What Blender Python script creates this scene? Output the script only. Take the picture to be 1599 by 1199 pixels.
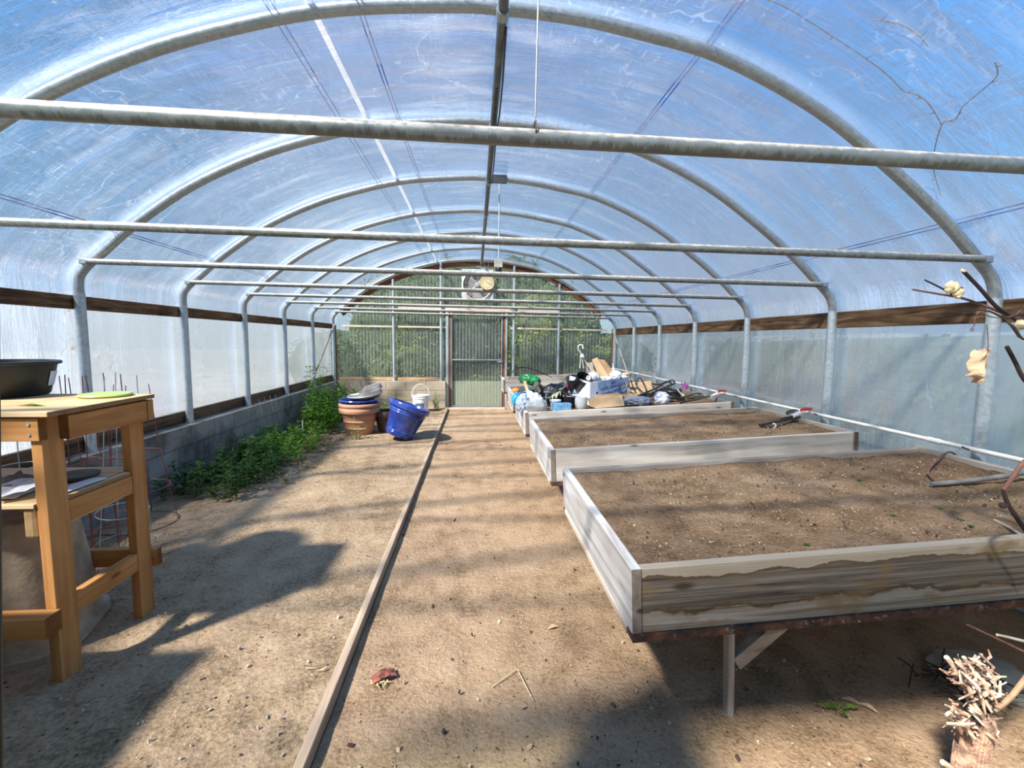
import bpy, bmesh, math, random
from math import sin, cos, pi, radians, sqrt
from mathutils import Vector, Matrix, Euler, noise as mn
random.seed(7)
SC = bpy.context.scene
COL = SC.collection
for o in list(bpy.data.objects):
    bpy.data.objects.remove(o)

# ------------------------------------------------------------------ camera
CAMZ = 1.46
FPX, YAW, PITCH, ROLL = 712.0, 0.0809, 0.0964, 0.0121
FWD = Vector((sin(YAW)*cos(PITCH), cos(YAW)*cos(PITCH), -sin(PITCH)))
_r0 = Vector((cos(YAW), -sin(YAW), 0)); _d0 = FWD.cross(_r0)
RGT = cos(ROLL)*_r0 - sin(ROLL)*_d0
DWN = FWD.cross(RGT)
cam = bpy.data.cameras.new('camera'); cam.sensor_width = 36; cam.lens = FPX/1599*36; cam.clip_start = .02
co = bpy.data.objects.new('camera', cam); COL.objects.link(co)
m = Matrix((RGT, -DWN, -FWD)).transposed().to_4x4(); m.translation = Vector((0, 0, CAMZ)); co.matrix_world = m
SC.camera = co

def W(px, py, y):
    """the point of the place seen at photo pixel (px, py) at the real depth y"""
    v = RGT*((px-799.5)/FPX) + DWN*((py-599.5)/FPX) + FWD
    return Vector((0, 0, CAMZ)) + v*(y/v.y)
def WZ(px, py, z):
    v = RGT*((px-799.5)/FPX) + DWN*((py-599.5)/FPX) + FWD
    return Vector((0, 0, CAMZ)) + v*((z-CAMZ)/v.z)

# ------------------------------------------------------------------ light
SC.view_settings.view_transform = 'Standard'; SC.view_settings.look = 'None'
SC.view_settings.gamma = 1; SC.view_settings.use_curve_mapping = False
SC.view_settings.exposure = .16
SUN_TO = Vector((.68, .62, -1.0)).normalized()
sl = bpy.data.lights.new('sun', 'SUN'); sl.energy = 9.5; sl.angle = radians(3.4); sl.color = (1, .95, .87)
so = bpy.data.objects.new('sun', sl); COL.objects.link(so)
so.rotation_euler = SUN_TO.to_track_quat('-Z', 'Y').to_euler(); so.location = (-6, -6, 9)
wd = bpy.data.worlds.new('sky'); SC.world = wd; wd.use_nodes = True
wn = wd.node_tree; wn.nodes.clear()
tc_ = wn.nodes.new('ShaderNodeTexCoord'); sp_ = wn.nodes.new('ShaderNodeSeparateXYZ'); rp_ = wn.nodes.new('ShaderNodeValToRGB')
cr_ = rp_.color_ramp
while len(cr_.elements) < 5: cr_.elements.new(.5)
for e_, (p_, c_) in zip(cr_.elements, ((0.0, (.50, .60, .72)), (.06, (.50, .66, .90)), (.22, (.23, .50, .88)), (.5, (.085, .335, .80)), (1.0, (.05, .24, .66)))):
    e_.position = p_; e_.color = (*c_, 1)
bg = wn.nodes.new('ShaderNodeBackground'); bg.inputs[1].default_value = 1.12
wo = wn.nodes.new('ShaderNodeOutputWorld')
wn.links.new(tc_.outputs['Generated'], sp_.inputs[0]); wn.links.new(sp_.outputs[2], rp_.inputs[0])
wn.links.new(rp_.outputs[0], bg.inputs[0]); wn.links.new(bg.outputs[0], wo.inputs[0])

# ------------------------------------------------------------------ materials
class NT:
    def __init__(s, name):
        s.m = bpy.data.materials.new(name); s.m.use_nodes = True; s.t = s.m.node_tree; s.t.nodes.clear()
        s.out = s.t.nodes.new('ShaderNodeOutputMaterial')
    def n(s, typ, out=0, props=None, **ins):
        nd = s.t.nodes.new('ShaderNode'+typ)
        for k, v in (props or {}).items(): setattr(nd, k, v)
        for k, v in ins.items():
            key = int(k[1:]) if k[0] == 'i' and k[1:].isdigit() else k.replace('_', ' ')
            sk = nd.inputs[key]
            if isinstance(v, bpy.types.NodeSocket): s.t.links.new(v, sk)
            else:
                if isinstance(v, (tuple, list)) and len(v) == 3 and sk.type == 'RGBA': v = (*v, 1)
                sk.default_value = v
        return nd.outputs[out]
    def ramp(s, fac, stops, interp='LINEAR'):
        nd = s.t.nodes.new('ShaderNodeValToRGB'); cr = nd.color_ramp; cr.interpolation = interp
        while len(cr.elements) < len(stops): cr.elements.new(.5)
        for e, (p, c) in zip(cr.elements, stops):
            e.position = p; e.color = (*c, 1) if isinstance(c, (tuple, list)) else (c, c, c, 1)
        s.t.links.new(fac, nd.inputs[0]); return nd.outputs[0]
    def math(s, op, a, b=0.0, c=0.0, clamp=False):
        return s.n('Math', props=dict(operation=op, use_clamp=clamp), i0=a, i1=b, i2=c)
    def mix(s, f, a, b, mode='MIX'):
        nd = s.t.nodes.new('ShaderNodeMix'); nd.data_type = 'RGBA'; nd.blend_type = mode
        for i, v in ((0, f), (6, a), (7, b)):
            if isinstance(v, bpy.types.NodeSocket): s.t.links.new(v, nd.inputs[i])
            else: nd.inputs[i].default_value = (*v, 1) if isinstance(v, (tuple, list)) else v
        return nd.outputs[2]
    def obj(s, scale=(1, 1, 1), loc=(0, 0, 0), rot=(0, 0, 0)):
        c = s.n('TexCoord', out=3)
        return s.n('Mapping', Vector=c, Scale=scale, Location=loc, Rotation=rot)
    def noise(s, vec, scale, detail=4, rough=.55, dist=0, out=0):
        return s.n('TexNoise', out=out, Vector=vec, Scale=scale, Detail=detail, Roughness=rough, Distortion=dist)
    def bump(s, h, strength=.3, dist=.01):
        return s.n('Bump', Height=h, Strength=strength, Distance=dist)
    def bsdf(s, **k):
        return s.n('BsdfPrincipled', **k)
    def done(s, sh):
        s.t.links.new(sh, s.out.inputs[0]); return s.m

_pm = {}
def pm(name, col, rough=.5, metal=0.0, var=.12, scale=9, bump=0.0, col2=None, spec=.5, bscale=None):
    if name in _pm: return _pm[name]
    t = NT(name); v = t.obj()
    f = t.noise(v, scale, 5)
    c2 = col2 or tuple(c*(1-3*var) for c in col); c1 = tuple(min(1, c*(1+var)) for c in col)
    c = t.ramp(f, [(.33, c2), (.62, c1)])
    k = dict(Base_Color=c, Roughness=rough, Metallic=metal, Specular_IOR_Level=spec)
    if bump: k['Normal'] = t.bump(t.noise(v, bscale or scale*4, 6), bump, .01)
    _pm[name] = t.done(t.bsdf(**k)); return _pm[name]

def wood(name, cols, axis, rough=.75, along=1.3, across=22, bump=.35, knots=True):
    key = name+axis
    if key in _pm: return _pm[key]
    t = NT(key)
    sc = {'x': (along, across, across), 'y': (across, along, across), 'z': (across, across, along)}[axis]
    oi = t.t.nodes.new('ShaderNodeObjectInfo').outputs['Random']; sh_ = t.n('CombineXYZ', X=t.math('MULTIPLY', oi, 37.0), Y=t.math('MULTIPLY', oi, 53.0), Z=t.math('MULTIPLY', oi, 71.0))
    va = lambda q: t.n('VectorMath', props=dict(operation='ADD'), i0=q, i1=sh_)
    v = va(t.obj(sc)); vo = va(t.obj())
    g = t.noise(v, 1.0, 6, .6, .6)
    big = t.noise(vo, 3.2, 3)
    g2 = t.math('ADD', t.math('MULTIPLY', g, .75), t.math('MULTIPLY', big, .3))
    c = t.ramp(g2, [(.30, cols[0]), (.48, cols[1]), (.66, cols[2])])
    if knots:
        kv = va(t.obj({'x': (2.6, 7, 9), 'y': (7, 2.6, 9), 'z': (7, 7, 2.6)}[axis]))
        vd = t.n('TexVoronoi', Vector=kv, Scale=1.0)
        kf = t.ramp(vd, [(.04, .85), (.12, 0.0)])
        c = t.mix(kf, c, tuple(x*.35 for x in cols[0]))
    ax = t.n('SeparateXYZ', out={'x': 0, 'y': 1, 'z': 2}[axis], Vector=t.n('TexCoord', out=1))
    c = t.mix(t.math('GREATER_THAN', t.math('ABSOLUTE', ax), .8), c, t.mix(.75, (0, 0, 0), c) if False else t.mix(1.0, c, (.42, .36, .30), 'MULTIPLY'))
    _pm[key] = t.done(t.bsdf(Base_Color=c, Roughness=rough, Specular_IOR_Level=.25, Normal=t.bump(g, bump, .004)))
    return _pm[key]
HON = [(.23, .088, .022), (.38, .165, .047), (.50, .25, .088)]
GRY = [(.12, .09, .065), (.27, .23, .19), (.43, .39, .34)]
DRK = [(.022, .014, .009), (.085, .052, .030), (.20, .125, .066)]
PAL = [(.34, .25, .17), (.56, .46, .36), (.70, .61, .50)]
RED = [(.085, .026, .012), (.17, .06, .028), (.30, .13, .07)]
def honey(a): return wood('honey_wood', HON, a)
def grey(a): return wood('weathered_wood', GRY, a)
def dark(a): return wood('dark_wood', DRK, a)

def front_board_mat():
    # bleached foot, wavy brown tide lines, grey middle, paler top edge
    t = NT('tide_stained_wood'); v = t.obj((1.3, 20, 62)); vo = t.obj()
    g = t.noise(v, 1, 7, .66, .7)
    sep = t.n('SeparateXYZ', out=2, Vector=vo)
    w = t.noise(t.obj((2.3, 1, 3)), 1.6, 5, .6)
    w2 = t.noise(t.obj((1.5, 1, 2), (7, 0, 0)), 1.5, 5, .6)
    h = t.math('ADD', sep, t.math('MULTIPLY', t.math('SUBTRACT', w, .5), .16))
    h2 = t.math('ADD', sep, t.math('MULTIPLY', t.math('SUBTRACT', w2, .5), .13))
    base = t.ramp(g, [(.32, (.04, .03, .021)), (.48, (.135, .110, .085)), (.66, (.25, .215, .175))])
    pale = t.ramp(g, [(.32, (.14, .105, .07)), (.5, (.28, .24, .185)), (.70, (.46, .44, .40))])
    # h runs from -.235 (foot) to 0 (top)
    c = t.mix(t.math('GREATER_THAN', h, -.165), pale, base)
    ln = t.ramp(t.math('ABSOLUTE', t.math('ADD', h, .162)), [(.0, 1.0), (.012, 0.0)])
    c = t.mix(t.math('MULTIPLY', ln, .9), c, (.085, .048, .018))
    ln2 = t.ramp(t.math('ABSOLUTE', t.math('ADD', h2, .042)), [(.0, 1.0), (.013, 0.0)])
    c = t.mix(t.math('MULTIPLY', ln2, .8), c, (.10, .06, .025))
    c = t.mix(t.math('GREATER_THAN', h2, -.038), c, t.mix(.55, base, (.50, .42, .31)))
    blotch = t.ramp(t.noise(t.obj((2, 2, 4), (3, 1, 0)), 2.5, 4), [(.56, 0.0), (.68, 1.0)])
    c = t.mix(t.math('MULTIPLY', blotch, .75), c, (.20, .13, .06))
    salt = t.ramp(t.noise(vo, 35, 6, .7), [(.55, 0.0), (.66, 1.0)])
    c = t.mix(t.math('MULTIPLY', salt, t.ramp(h, [(0.0, 0.0), (.01, 0.0)])), c, (.8, .8, .8))
    kv = t.n('TexVoronoi', Vector=t.obj((2.6, 1, 7)), Scale=1.0)
    c = t.mix(t.ramp(kv, [(.06, 1.0), (.14, 0.0)]), c, (.06, .04, .025))
    return t.done(t.bsdf(Base_Color=c, Roughness=.85, Specular_IOR_Level=.2, Normal=t.bump(g, .6, .004)))

def dirt(name, c0, c1, c2, fine=1.0, chips=True, bump=.8):
    t = NT(name); v = t.obj()
    big = t.noise(v, .9, 5, .6); mid = t.noise(v, 7, 6, .6); fin = t.noise(v, 70*fine, 5, .65)
    f = t.math('ADD', t.math('MULTIPLY', big, .34), t.math('ADD', t.math('MULTIPLY', mid, .34), t.math('MULTIPLY', fin, .40)))
    c = t.ramp(f, [(.42, c0), (.54, c1), (.67, c2)])
    if chips:
        vd = t.n('TexVoronoi', Vector=v, Scale=55*fine)
        rnd = t.n('TexVoronoi', out=1, Vector=v, Scale=55*fine)
        sel = t.ramp(t.n('SeparateColor', Color=rnd), [(.90, 0.0), (.93, 1.0)])
        ch = t.math('MULTIPLY', t.ramp(vd, [(.14, 1.0), (.24, 0.0)]), sel)
        c = t.mix(t.math('MULTIPLY', ch, .65), c, (.52, .42, .29))
        sel2 = t.ramp(t.n('SeparateColor', out=1, Color=rnd), [(.92, 0.0), (.95, 1.0)])
        ch2 = t.math('MULTIPLY', t.ramp(vd, [(.2, 1.0), (.3, 0.0)]), sel2)
        c = t.mix(t.math('MULTIPLY', ch2, .8), c, (.03, .022, .016))
    h = t.math('ADD', t.math('MULTIPLY', mid, .5), t.math('MULTIPLY', t.noise(v, 38*fine, 6, .7), .9))
    return t.done(t.bsdf(Base_Color=c, Roughness=.95, Specular_IOR_Level=.1, Normal=t.bump(h, bump, .02)))

def galv(name, dirty=0.0, base=(.37, .41, .43)):
    t = NT(name); v = t.obj()
    sp = t.n('TexVoronoi', out=1, Vector=v, Scale=60)
    f = t.math('ADD', t.math('MULTIPLY', t.n('SeparateColor', Color=sp), .35), t.math('MULTIPLY', t.noise(v, 5, 4), .65))
    c = t.ramp(f, [(.25, tuple(x*.78 for x in base)), (.7, tuple(x*1.1 for x in base))])
    r = t.math('ADD', .30, t.math('MULTIPLY', f, .2)); met = .45
    if dirty:
        nz = t.n('SeparateXYZ', out=2, Vector=t.n('NewGeometry', out=1))
        nn = t.noise(v, 16, 6, .7)
        up = t.math('MULTIPLY', t.ramp(t.math('ADD', nz, t.math('MULTIPLY', t.math('SUBTRACT', nn, .5), 1.3)), [(.30, 0.0), (.62, 1.0)]), dirty*.85)
        dust = t.ramp(t.noise(v, 45, 4), [(.3, (.30, .24, .18)), (.65, (.62, .56, .47))])
        c = t.mix(up, c, dust)
        st = t.noise(t.obj((34, 5.0, 5.0)), 1, 6, .75)
        dn = t.math('MULTIPLY', t.ramp(t.math('SUBTRACT', st, t.math('MULTIPLY', nz, .25)), [(.60, 0.0), (.70, 1.0)]), dirty*.55)
        dn = t.math('MULTIPLY', dn, t.math('SUBTRACT', 1.0, up))
        c = t.mix(dn, c, (.05, .042, .03))
        met = t.math('MULTIPLY', .45, t.math('SUBTRACT', 1.0, t.math('MAXIMUM', up, dn)))
        r = t.math('ADD', r, t.math('MULTIPLY', up, .4))
    return t.done(t.bsdf(Base_Color=c, Roughness=r, Metallic=met))

def film_mat(name, lo, hi, roof=True, tint=(.76, .86, .98)):
    """greenhouse plastic: clear where clean, milky where creased, scratched or dusty, with painted glow along hoops and folds. UV = metres along the hoop, metres along the house"""
    t = NT(name)
    uv = t.n('TexCoord', out=2)
    def mp(sx, sy, ox=0.0, oy=0.0, rz=0.0): return t.n('Mapping', Vector=uv, Scale=(sx, sy, 1), Location=(ox, oy, 0), Rotation=(0, 0, rz))
    big = t.noise(mp(.8, .55), 1.0, 5, .6, .5)
    str1 = t.noise(mp(1.1, 7, 0, 0, .25), 1.0, 7, .65, .4)
    str2 = t.noise(mp(85, 7.0, 5), 1.0, 4, .6)
    str3 = t.noise(mp(7.0, 90.0, 2), 1.0, 4, .6)
    patch = t.ramp(t.noise(mp(1.3, 1.1, 9), 1.0, 4), [(.42, 0.0), (.62, 1.0)])
    f = t.math('ADD', lo, t.math('MULTIPLY', t.ramp(big, [(.36, 0.0), (.66, 1.0)]), hi-lo))
    f = t.math('ADD', f, t.math('MULTIPLY', t.ramp(str1, [(.55, 0.0), (.74, 1.0)]), .24 if roof else .10))
    sc = t.math('MAXIMUM', t.ramp(str2, [(.57, 0.0), (.66, 1.0)]), t.ramp(str3, [(.57, 0.0), (.66, 1.0)]))
    if roof:
        str4 = t.noise(mp(.9, 4.5, 3, 1, -.75), 1.0, 6, .6, .3); m4 = t.ramp(t.noise(mp(.7, .7, 12), 1, 3), [(.45, 0.0), (.6, 1.0)])
        f = t.math('ADD', f, t.math('MULTIPLY', t.math('MULTIPLY', t.ramp(str4, [(.5, 0.0), (.7, 1.0)]), m4), .38))  # white streaks painted for the highlights on diagonal folds
    f = t.math('ADD', f, t.math('MULTIPLY', t.math('MULTIPLY', sc, patch), .34 if roof else .12))
    # bright glow painted along each hoop, over the haze where the plastic touches
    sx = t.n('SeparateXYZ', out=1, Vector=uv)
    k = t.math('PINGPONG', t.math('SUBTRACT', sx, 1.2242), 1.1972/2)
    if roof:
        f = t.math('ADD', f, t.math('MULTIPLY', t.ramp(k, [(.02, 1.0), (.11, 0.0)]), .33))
    else:
        f = t.math('ADD', f, t.math('MULTIPLY', t.ramp(k, [(.03, 1.0), (.16, 0.0)]), .10))
    # creases with dirt caught in them
    dv = t.n('VectorMath', props=dict(operation='ADD'), i0=mp(.9, .9), i1=t.n('VectorMath', props=dict(operation='SCALE'), i0=t.noise(mp(2.2, 2.2), 1, 4, .6, out=1), Scale=.55))
    ve = t.n('TexVoronoi', props=dict(feature='DISTANCE_TO_EDGE'), Vector=dv, Scale=1.25)
    cm = t.ramp(t.noise(mp(1.7, 1.7, 4), 1, 3), [(.46, 0.0), (.56, 1.0)])
    cr = t.math('MULTIPLY', t.ramp(ve, [(.003, 1.0), (.010, 0.0)]), cm)
    f = t.math('ADD', f, t.math('MULTIPLY', cr, .32))
    spk = t.n('TexVoronoi', Vector=mp(16, 16), Scale=1.0)
    spr = t.n('SeparateColor', Color=t.n('TexVoronoi', out=1, Vector=mp(16, 16), Scale=1.0))
    drop = t.math('MULTIPLY', t.ramp(spk, [(.08, 1.0), (.2, 0.0)]), t.math('GREATER_THAN', spr, .8))
    f = t.math('ADD', f, t.math('MULTIPLY', drop, .25), clamp=True)
    dirtc = t.ramp(t.noise(mp(9, 9, 1), 1, 4), [(.45, tint), (.58, (.42, .30, .20))])
    col = t.mix(cr, tint, dirtc)
    bmp = t.bump(t.math('ADD', str1, t.math('MULTIPLY', t.noise(mp(4, 1.6), 1, 5, .6, .8), .8)), .6 if roof else .25, .03)
    tl = t.n('BsdfTranslucent', Color=col, Normal=bmp); df = t.n('BsdfDiffuse', Color=col, Normal=bmp)
    milk = t.n('MixShader', Fac=.28, i1=tl, i2=df)
    clear = t.n('BsdfTransparent', Color=(.93, .955, .985))
    sh = t.n('MixShader', Fac=f, i1=clear, i2=milk)
    gl = t.n('BsdfGlossy', Color=(1, 1, 1), Roughness=.22, Normal=bmp)
    fr = t.n('Fresnel', IOR=1.35, Normal=bmp)
    sh = t.n('MixShader', Fac=t.math('MULTIPLY', fr, .55), i1=sh, i2=gl)
    return t.done(sh)

def poly_mat(name, clear=.72, tint=(.80, .86, .80)):
    t = NT(name); v = t.obj()
    w = t.math('PINGPONG', t.n('SeparateXYZ', out=0, Vector=v), .034)
    st = t.ramp(w, [(.0, 1.0), (.006, .35), (.02, 0.0)])
    nz = t.noise(t.obj((5, 1, .7)), 1.4, 5, .6)
    f = t.math('ADD', 1-clear-.15, t.math('ADD', t.math('MULTIPLY', st, .22), t.math('MULTIPLY', nz, .32)), clamp=True)
    milk = t.n('MixShader', Fac=.4, i1=t.n('BsdfTranslucent', Color=(.66, .70, .64)), i2=t.n('BsdfDiffuse', Color=(.66, .70, .64)))
    sh = t.n('MixShader', Fac=f, i1=t.n('BsdfTransparent', Color=tint), i2=milk)
    gl = t.n('BsdfGlossy', Color=(1, 1, 1), Roughness=.18)
    sh = t.n('MixShader', Fac=.05, i1=sh, i2=gl)
    return t.done(sh)

def block_mat(name, c0, c1, axis, stain=0.0):
    t = NT(name); v = t.obj(rot=(radians(90), 0, 0) if axis == 'x' else (radians(90), 0, radians(90)))
    if axis == 'y': v = t.n('CombineXYZ', X=t.n('SeparateXYZ', out=1, Vector=t.obj()), Y=t.n('SeparateXYZ', out=2, Vector=t.obj()), Z=0.0)
    else: v = t.n('CombineXYZ', X=t.n('SeparateXYZ', out=0, Vector=t.obj()), Y=t.n('SeparateXYZ', out=2, Vector=t.obj()), Z=0.0)
    br = t.t.nodes.new('ShaderNodeTexBrick'); t.t.links.new(v, br.inputs['Vector'])
    br.inputs['Scale'].default_value = 1; br.inputs['Brick Width'].default_value = .405; br.inputs['Row Height'].default_value = .2
    br.inputs['Mortar Size'].default_value = .009; br.inputs['Mortar Smooth'].default_value = .3; br.offset = .5
    br.inputs['Color1'].default_value = (*c0, 1); br.inputs['Color2'].default_value = (*c1, 1)
    br.inputs['Mortar'].default_value = (*[x*.45 for x in c0], 1)
    vo = t.obj(); n1 = t.noise(vo, 3, 6, .65); n2 = t.noise(vo, 60, 4)
    c = t.mix(.38, br.outputs[0], t.ramp(n1, [(.3, tuple(x*.55 for x in c0)), (.65, tuple(x*1.15 for x in c1))]))
    if stain:
        c = t.mix(t.math('MULTIPLY', t.ramp(t.noise(vo, 1.7, 5), [(.46, 0.0), (.6, 1.0)]), stain), c, (.05, .048, .036))
    h = t.math('ADD', t.math('MULTIPLY', br.outputs[1], -.8), t.math('MULTIPLY', n2, .35))
    return t.done(t.bsdf(Base_Color=c, Roughness=.9, Specular_IOR_Level=.2, Normal=t.bump(h, .5, .01)))

def leaf_mat(name, a, b, tr=.35):
    t = NT(name); v = t.obj(); f = t.noise(v, 4, 4); oi = t.noise(v, 40, 2)
    c = t.ramp(t.math('ADD', t.math('MULTIPLY', f, .5), t.math('MULTIPLY', oi, .5)), [(.36, a), (.62, b)])
    d = t.bsdf(Base_Color=c, Roughness=.6, Specular_IOR_Level=.3)
    return t.done(t.n('MixShader', Fac=tr, i1=d, i2=t.n('BsdfTranslucent', Color=c)))

def clear_plastic(name, col, milk=.5, rough=.2):
    t = NT(name); v = t.obj()
    n1 = t.noise(v, 14, 6, .65, 1.0)
    f = t.math('ADD', milk-.2, t.math('MULTIPLY', n1, .4), clamp=True)
    d = t.bsdf(Base_Color=col, Roughness=rough, Normal=t.bump(n1, .6, .02))
    return t.done(t.n('MixShader', Fac=f, i1=t.n('BsdfTransparent', Color=(.95, .95, .97)), i2=d))

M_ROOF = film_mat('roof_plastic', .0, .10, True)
M_SIDE = film_mat('side_plastic', .38, .52, False, (.84, .88, .92)); M_SIDER = film_mat('right_side_plastic', .60, .72, False, (.86, .87, .82))
M_POLY = poly_mat('corrugated_plastic', .80, (.88, .93, .84)); M_POLYD = poly_mat('door_plastic', .74, (.88, .93, .84))
M_GALV = galv('galvanized_steel'); M_BAR = galv('dusty_steel', 1.0, (.27, .29, .28)); M_POST = galv('post_steel', 0.0, (.50, .57, .61))
M_PATH = dirt('path_dirt', (.185, .120, .068), (.40, .268, .162), (.50, .355, .23), 1.0, True, 1.1)
M_LEFT = dirt('gravelly_dirt', (.165, .115, .068), (.365, .255, .155), (.48, .355, .235), .8, True, 1.0)
M_SOIL = dirt('bed_soil', (.10, .062, .035), (.235, .150, .086), (.36, .255, .165), 1.2, True, 1.2)
M_GRASS = dirt('outdoor_grass', (.20, .21, .18), (.32, .33, .31), (.42, .42, .40), .5, False, .6)
M_BLKL = block_mat('mossy_block', (.27, .265, .24), (.33, .32, .29), 'y', .75)
M_BLKE = block_mat('tan_block', (.40, .335, .25), (.47, .395, .30), 'x', .12)
_t = NT('rusty_iron'); _v = _t.obj()
_c = _t.ramp(_t.noise(_v, 11, 6, .65), [(.34, (.022, .018, .018)), (.5, (.085, .035, .018)), (.66, (.20, .085, .04))])
_c = _t.mix(_t.math('MULTIPLY', _t.ramp(_t.noise(_v, 38, 6, .7), [(.57, 0.0), (.66, 1.0)]), _t.ramp(_t.noise(_v, 5, 3), [(.45, 0.0), (.6, 1.0)])), _c, (.62, .60, .58))
M_RUST = _t.done(_t.bsdf(Base_Color=_c, Roughness=.9, Normal=_t.bump(_t.noise(_v, 40, 5), .8, .01)))
M_FRONT = front_board_mat()
M_BLACK = pm('black_plastic', (.012, .012, .013), .42, var=.2)
M_WHITE = pm('white_plastic', (.78, .78, .77), .4, var=.05)
M_PVC = pm('pvc', (.80, .77, .69), .35, var=.04)
M_CARD = pm('cardboard', (.58, .38, .20), .85, var=.06)
M_CARDD = pm('brown_card', (.36, .22, .11), .9, var=.12)

# ------------------------------------------------------------------ mesh helpers
class MB:
    def __init__(s): s.v = []; s.f = []; s.uv = None
    def add(s, vs, fs):
        b = len(s.v); s.v += [tuple(x) for x in vs]; s.f += [tuple(b+i for i in f) for f in fs]; return s
    def box(s, lo, hi, M=None):
        (a, b, c), (d, e, f) = lo, hi
        vs = [Vector(p) for p in ((a,b,c),(d,b,c),(d,e,c),(a,e,c),(a,b,f),(d,b,f),(d,e,f),(a,e,f))]
        if M: vs = [M @ p for p in vs]
        return s.add(vs, [(0,3,2,1),(4,5,6,7),(0,1,5,4),(1,2,6,5),(2,3,7,6),(3,0,4,7)])
    def hexa(s, c8):
        return s.add(c8, [(0,3,2,1),(4,5,6,7),(0,1,5,4),(1,2,6,5),(2,3,7,6),(3,0,4,7)])
    def beam(s, a, b, w, h, up=(0, 0, 1)):
        a = Vector(a); b = Vector(b); d = (b-a).normalized(); up = Vector(up)
        if abs(d.dot(up)) > .95: up = Vector((0, 1, 0))
        x = d.cross(up).normalized(); z = x.cross(d)
        q = [a+x*i*w/2+z*j*h/2 for j in (-1, 1) for i in (-1, 1)]+[b+x*i*w/2+z*j*h/2 for j in (-1, 1) for i in (-1, 1)]
        return s.add(q, [(0,1,3,2),(4,6,7,5),(0,4,5,1),(1,5,7,3),(3,7,6,2),(2,6,4,0)])
    def tube(s, pts, r, seg=10, closed=False):
        pts = [Vector(p) for p in pts]; n = len(pts); rs = r if isinstance(r, (list, tuple)) else [r]*n
        prev = None; vs = []
        for i, p in enumerate(pts):
            if closed: d = pts[(i+1) % n]-pts[i-1]
            else: d = pts[min(i+1, n-1)]-pts[max(i-1, 0)]
            d.normalize()
            if prev is None:
                ref = Vector((0, 0, 1)) if abs(d.z) < .9 else Vector((1, 0, 0))
                x = d.cross(ref).normalized()
            else: x = (prev-d*prev.dot(d)).normalized()
            prev = x; y = d.cross(x)
            vs += [p+(x*cos(2*pi*k/seg)+y*sin(2*pi*k/seg))*rs[i] for k in range(seg)]
        fs = []
        for i in range(n if closed else n-1):
            j = (i+1) % n
            fs += [(i*seg+k, i*seg+(k+1) % seg, j*seg+(k+1) % seg, j*seg+k) for k in range(seg)]
        if not closed: fs += [tuple(range(seg))[::-1], tuple((n-1)*seg+k for k in range(seg))]
        return s.add(vs, fs)
    def lathe(s, prof, seg=28, M=None, sq=None):
        vs = []; fs = []
        for r, z in prof:
            for k in range(seg):
                a = 2*pi*k/seg; q = 1.0
                if sq: q = 1/(abs(cos(a))**sq+abs(sin(a))**sq)**(1/sq)
                vs.append(Vector((r*q*cos(a), r*q*sin(a), z)))
        if M: vs = [M @ p for p in vs]
        for i in range(len(prof)-1):
            fs += [(i*seg+k, i*seg+(k+1) % seg, (i+1)*seg+(k+1) % seg, (i+1)*seg+k) for k in range(seg)]
        if prof[0][0] > 1e-4: fs.append(tuple(range(seg))[::-1])
        if prof[-1][0] > 1e-4: fs.append(tuple((len(prof)-1)*seg+k for k in range(seg)))
        return s.add(vs, fs)
    def grid(s, nx, ny, fn):
        vs = [fn(i/(nx), j/(ny)) for j in range(ny+1) for i in range(nx+1)]
        fs = [(j*(nx+1)+i, j*(nx+1)+i+1, (j+1)*(nx+1)+i+1, (j+1)*(nx+1)+i) for j in range(ny) for i in range(nx)]
        return s.add(vs, fs)
    def slab(s, nx, ny, fn, th):
        """a sheet of real thickness th (measured down in z or along its normal vector th)"""
        d = Vector(th) if isinstance(th, (tuple, list, Vector)) else Vector((0, 0, -th))
        top = [Vector(fn(i/nx, j/ny)) for j in range(ny+1) for i in range(nx+1)]; n = len(top); q = nx+1
        fs = [(j*q+i, j*q+i+1, (j+1)*q+i+1, (j+1)*q+i) for j in range(ny) for i in range(nx)]
        fb = [tuple(n+k for k in f[::-1]) for f in fs]
        rim = [i for i in range(q)]+[j*q+nx for j in range(1, ny+1)]+[ny*q+i for i in range(nx-1, -1, -1)]+[j*q for j in range(ny-1, 0, -1)]
        fr = [(rim[k], n+rim[k], n+rim[(k+1) % len(rim)], rim[(k+1) % len(rim)]) for k in range(len(rim))]
        return s.add(top+[p+d for p in top], fs+fb+fr)
    def blob(s, c, rad, amp=.25, freq=2.2, sub=4, seed=0, M=None, flat=None):
        bm = bmesh.new(); bmesh.ops.create_icosphere(bm, subdivisions=sub, radius=1)
        off = Vector((seed*7.3, seed*3.1, seed*1.7)); c = Vector(c)
        vs = []
        for v in bm.verts:
            p = v.co.copy(); k = 1+amp*(1-2*abs(mn.noise(p*freq+off)))+amp*.5*(1-2*abs(mn.noise(p*freq*2.3+off)))-amp*.6
            q = Vector((p.x*rad[0]*k, p.y*rad[1]*k, p.z*rad[2]*k))
            if flat is not None: q.z = max(q.z, -flat)
            if M: q = M @ q
            vs.append(c+q)
        fs = [tuple(v.index for v in f.verts) for f in bm.faces]; bm.free(); return s.add(vs, fs)
    def leaf(s, p, d, up, L, w):
        d = Vector(d).normalized(); x = d.cross(Vector(up))
        if x.length < 1e-3: x = Vector((1, 0, 0))
        x.normalize(); n = x.cross(d); p = Vector(p)
        return s.add([p, p+d*L*.45+x*w/2+n*L*.06, p+d*L-n*L*.08, p+d*L*.45-x*w/2+n*L*.06, p+d*L*.5-n*L*.03], [(0, 1, 4), (1, 2, 4), (2, 3, 4), (3, 0, 4)])
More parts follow.
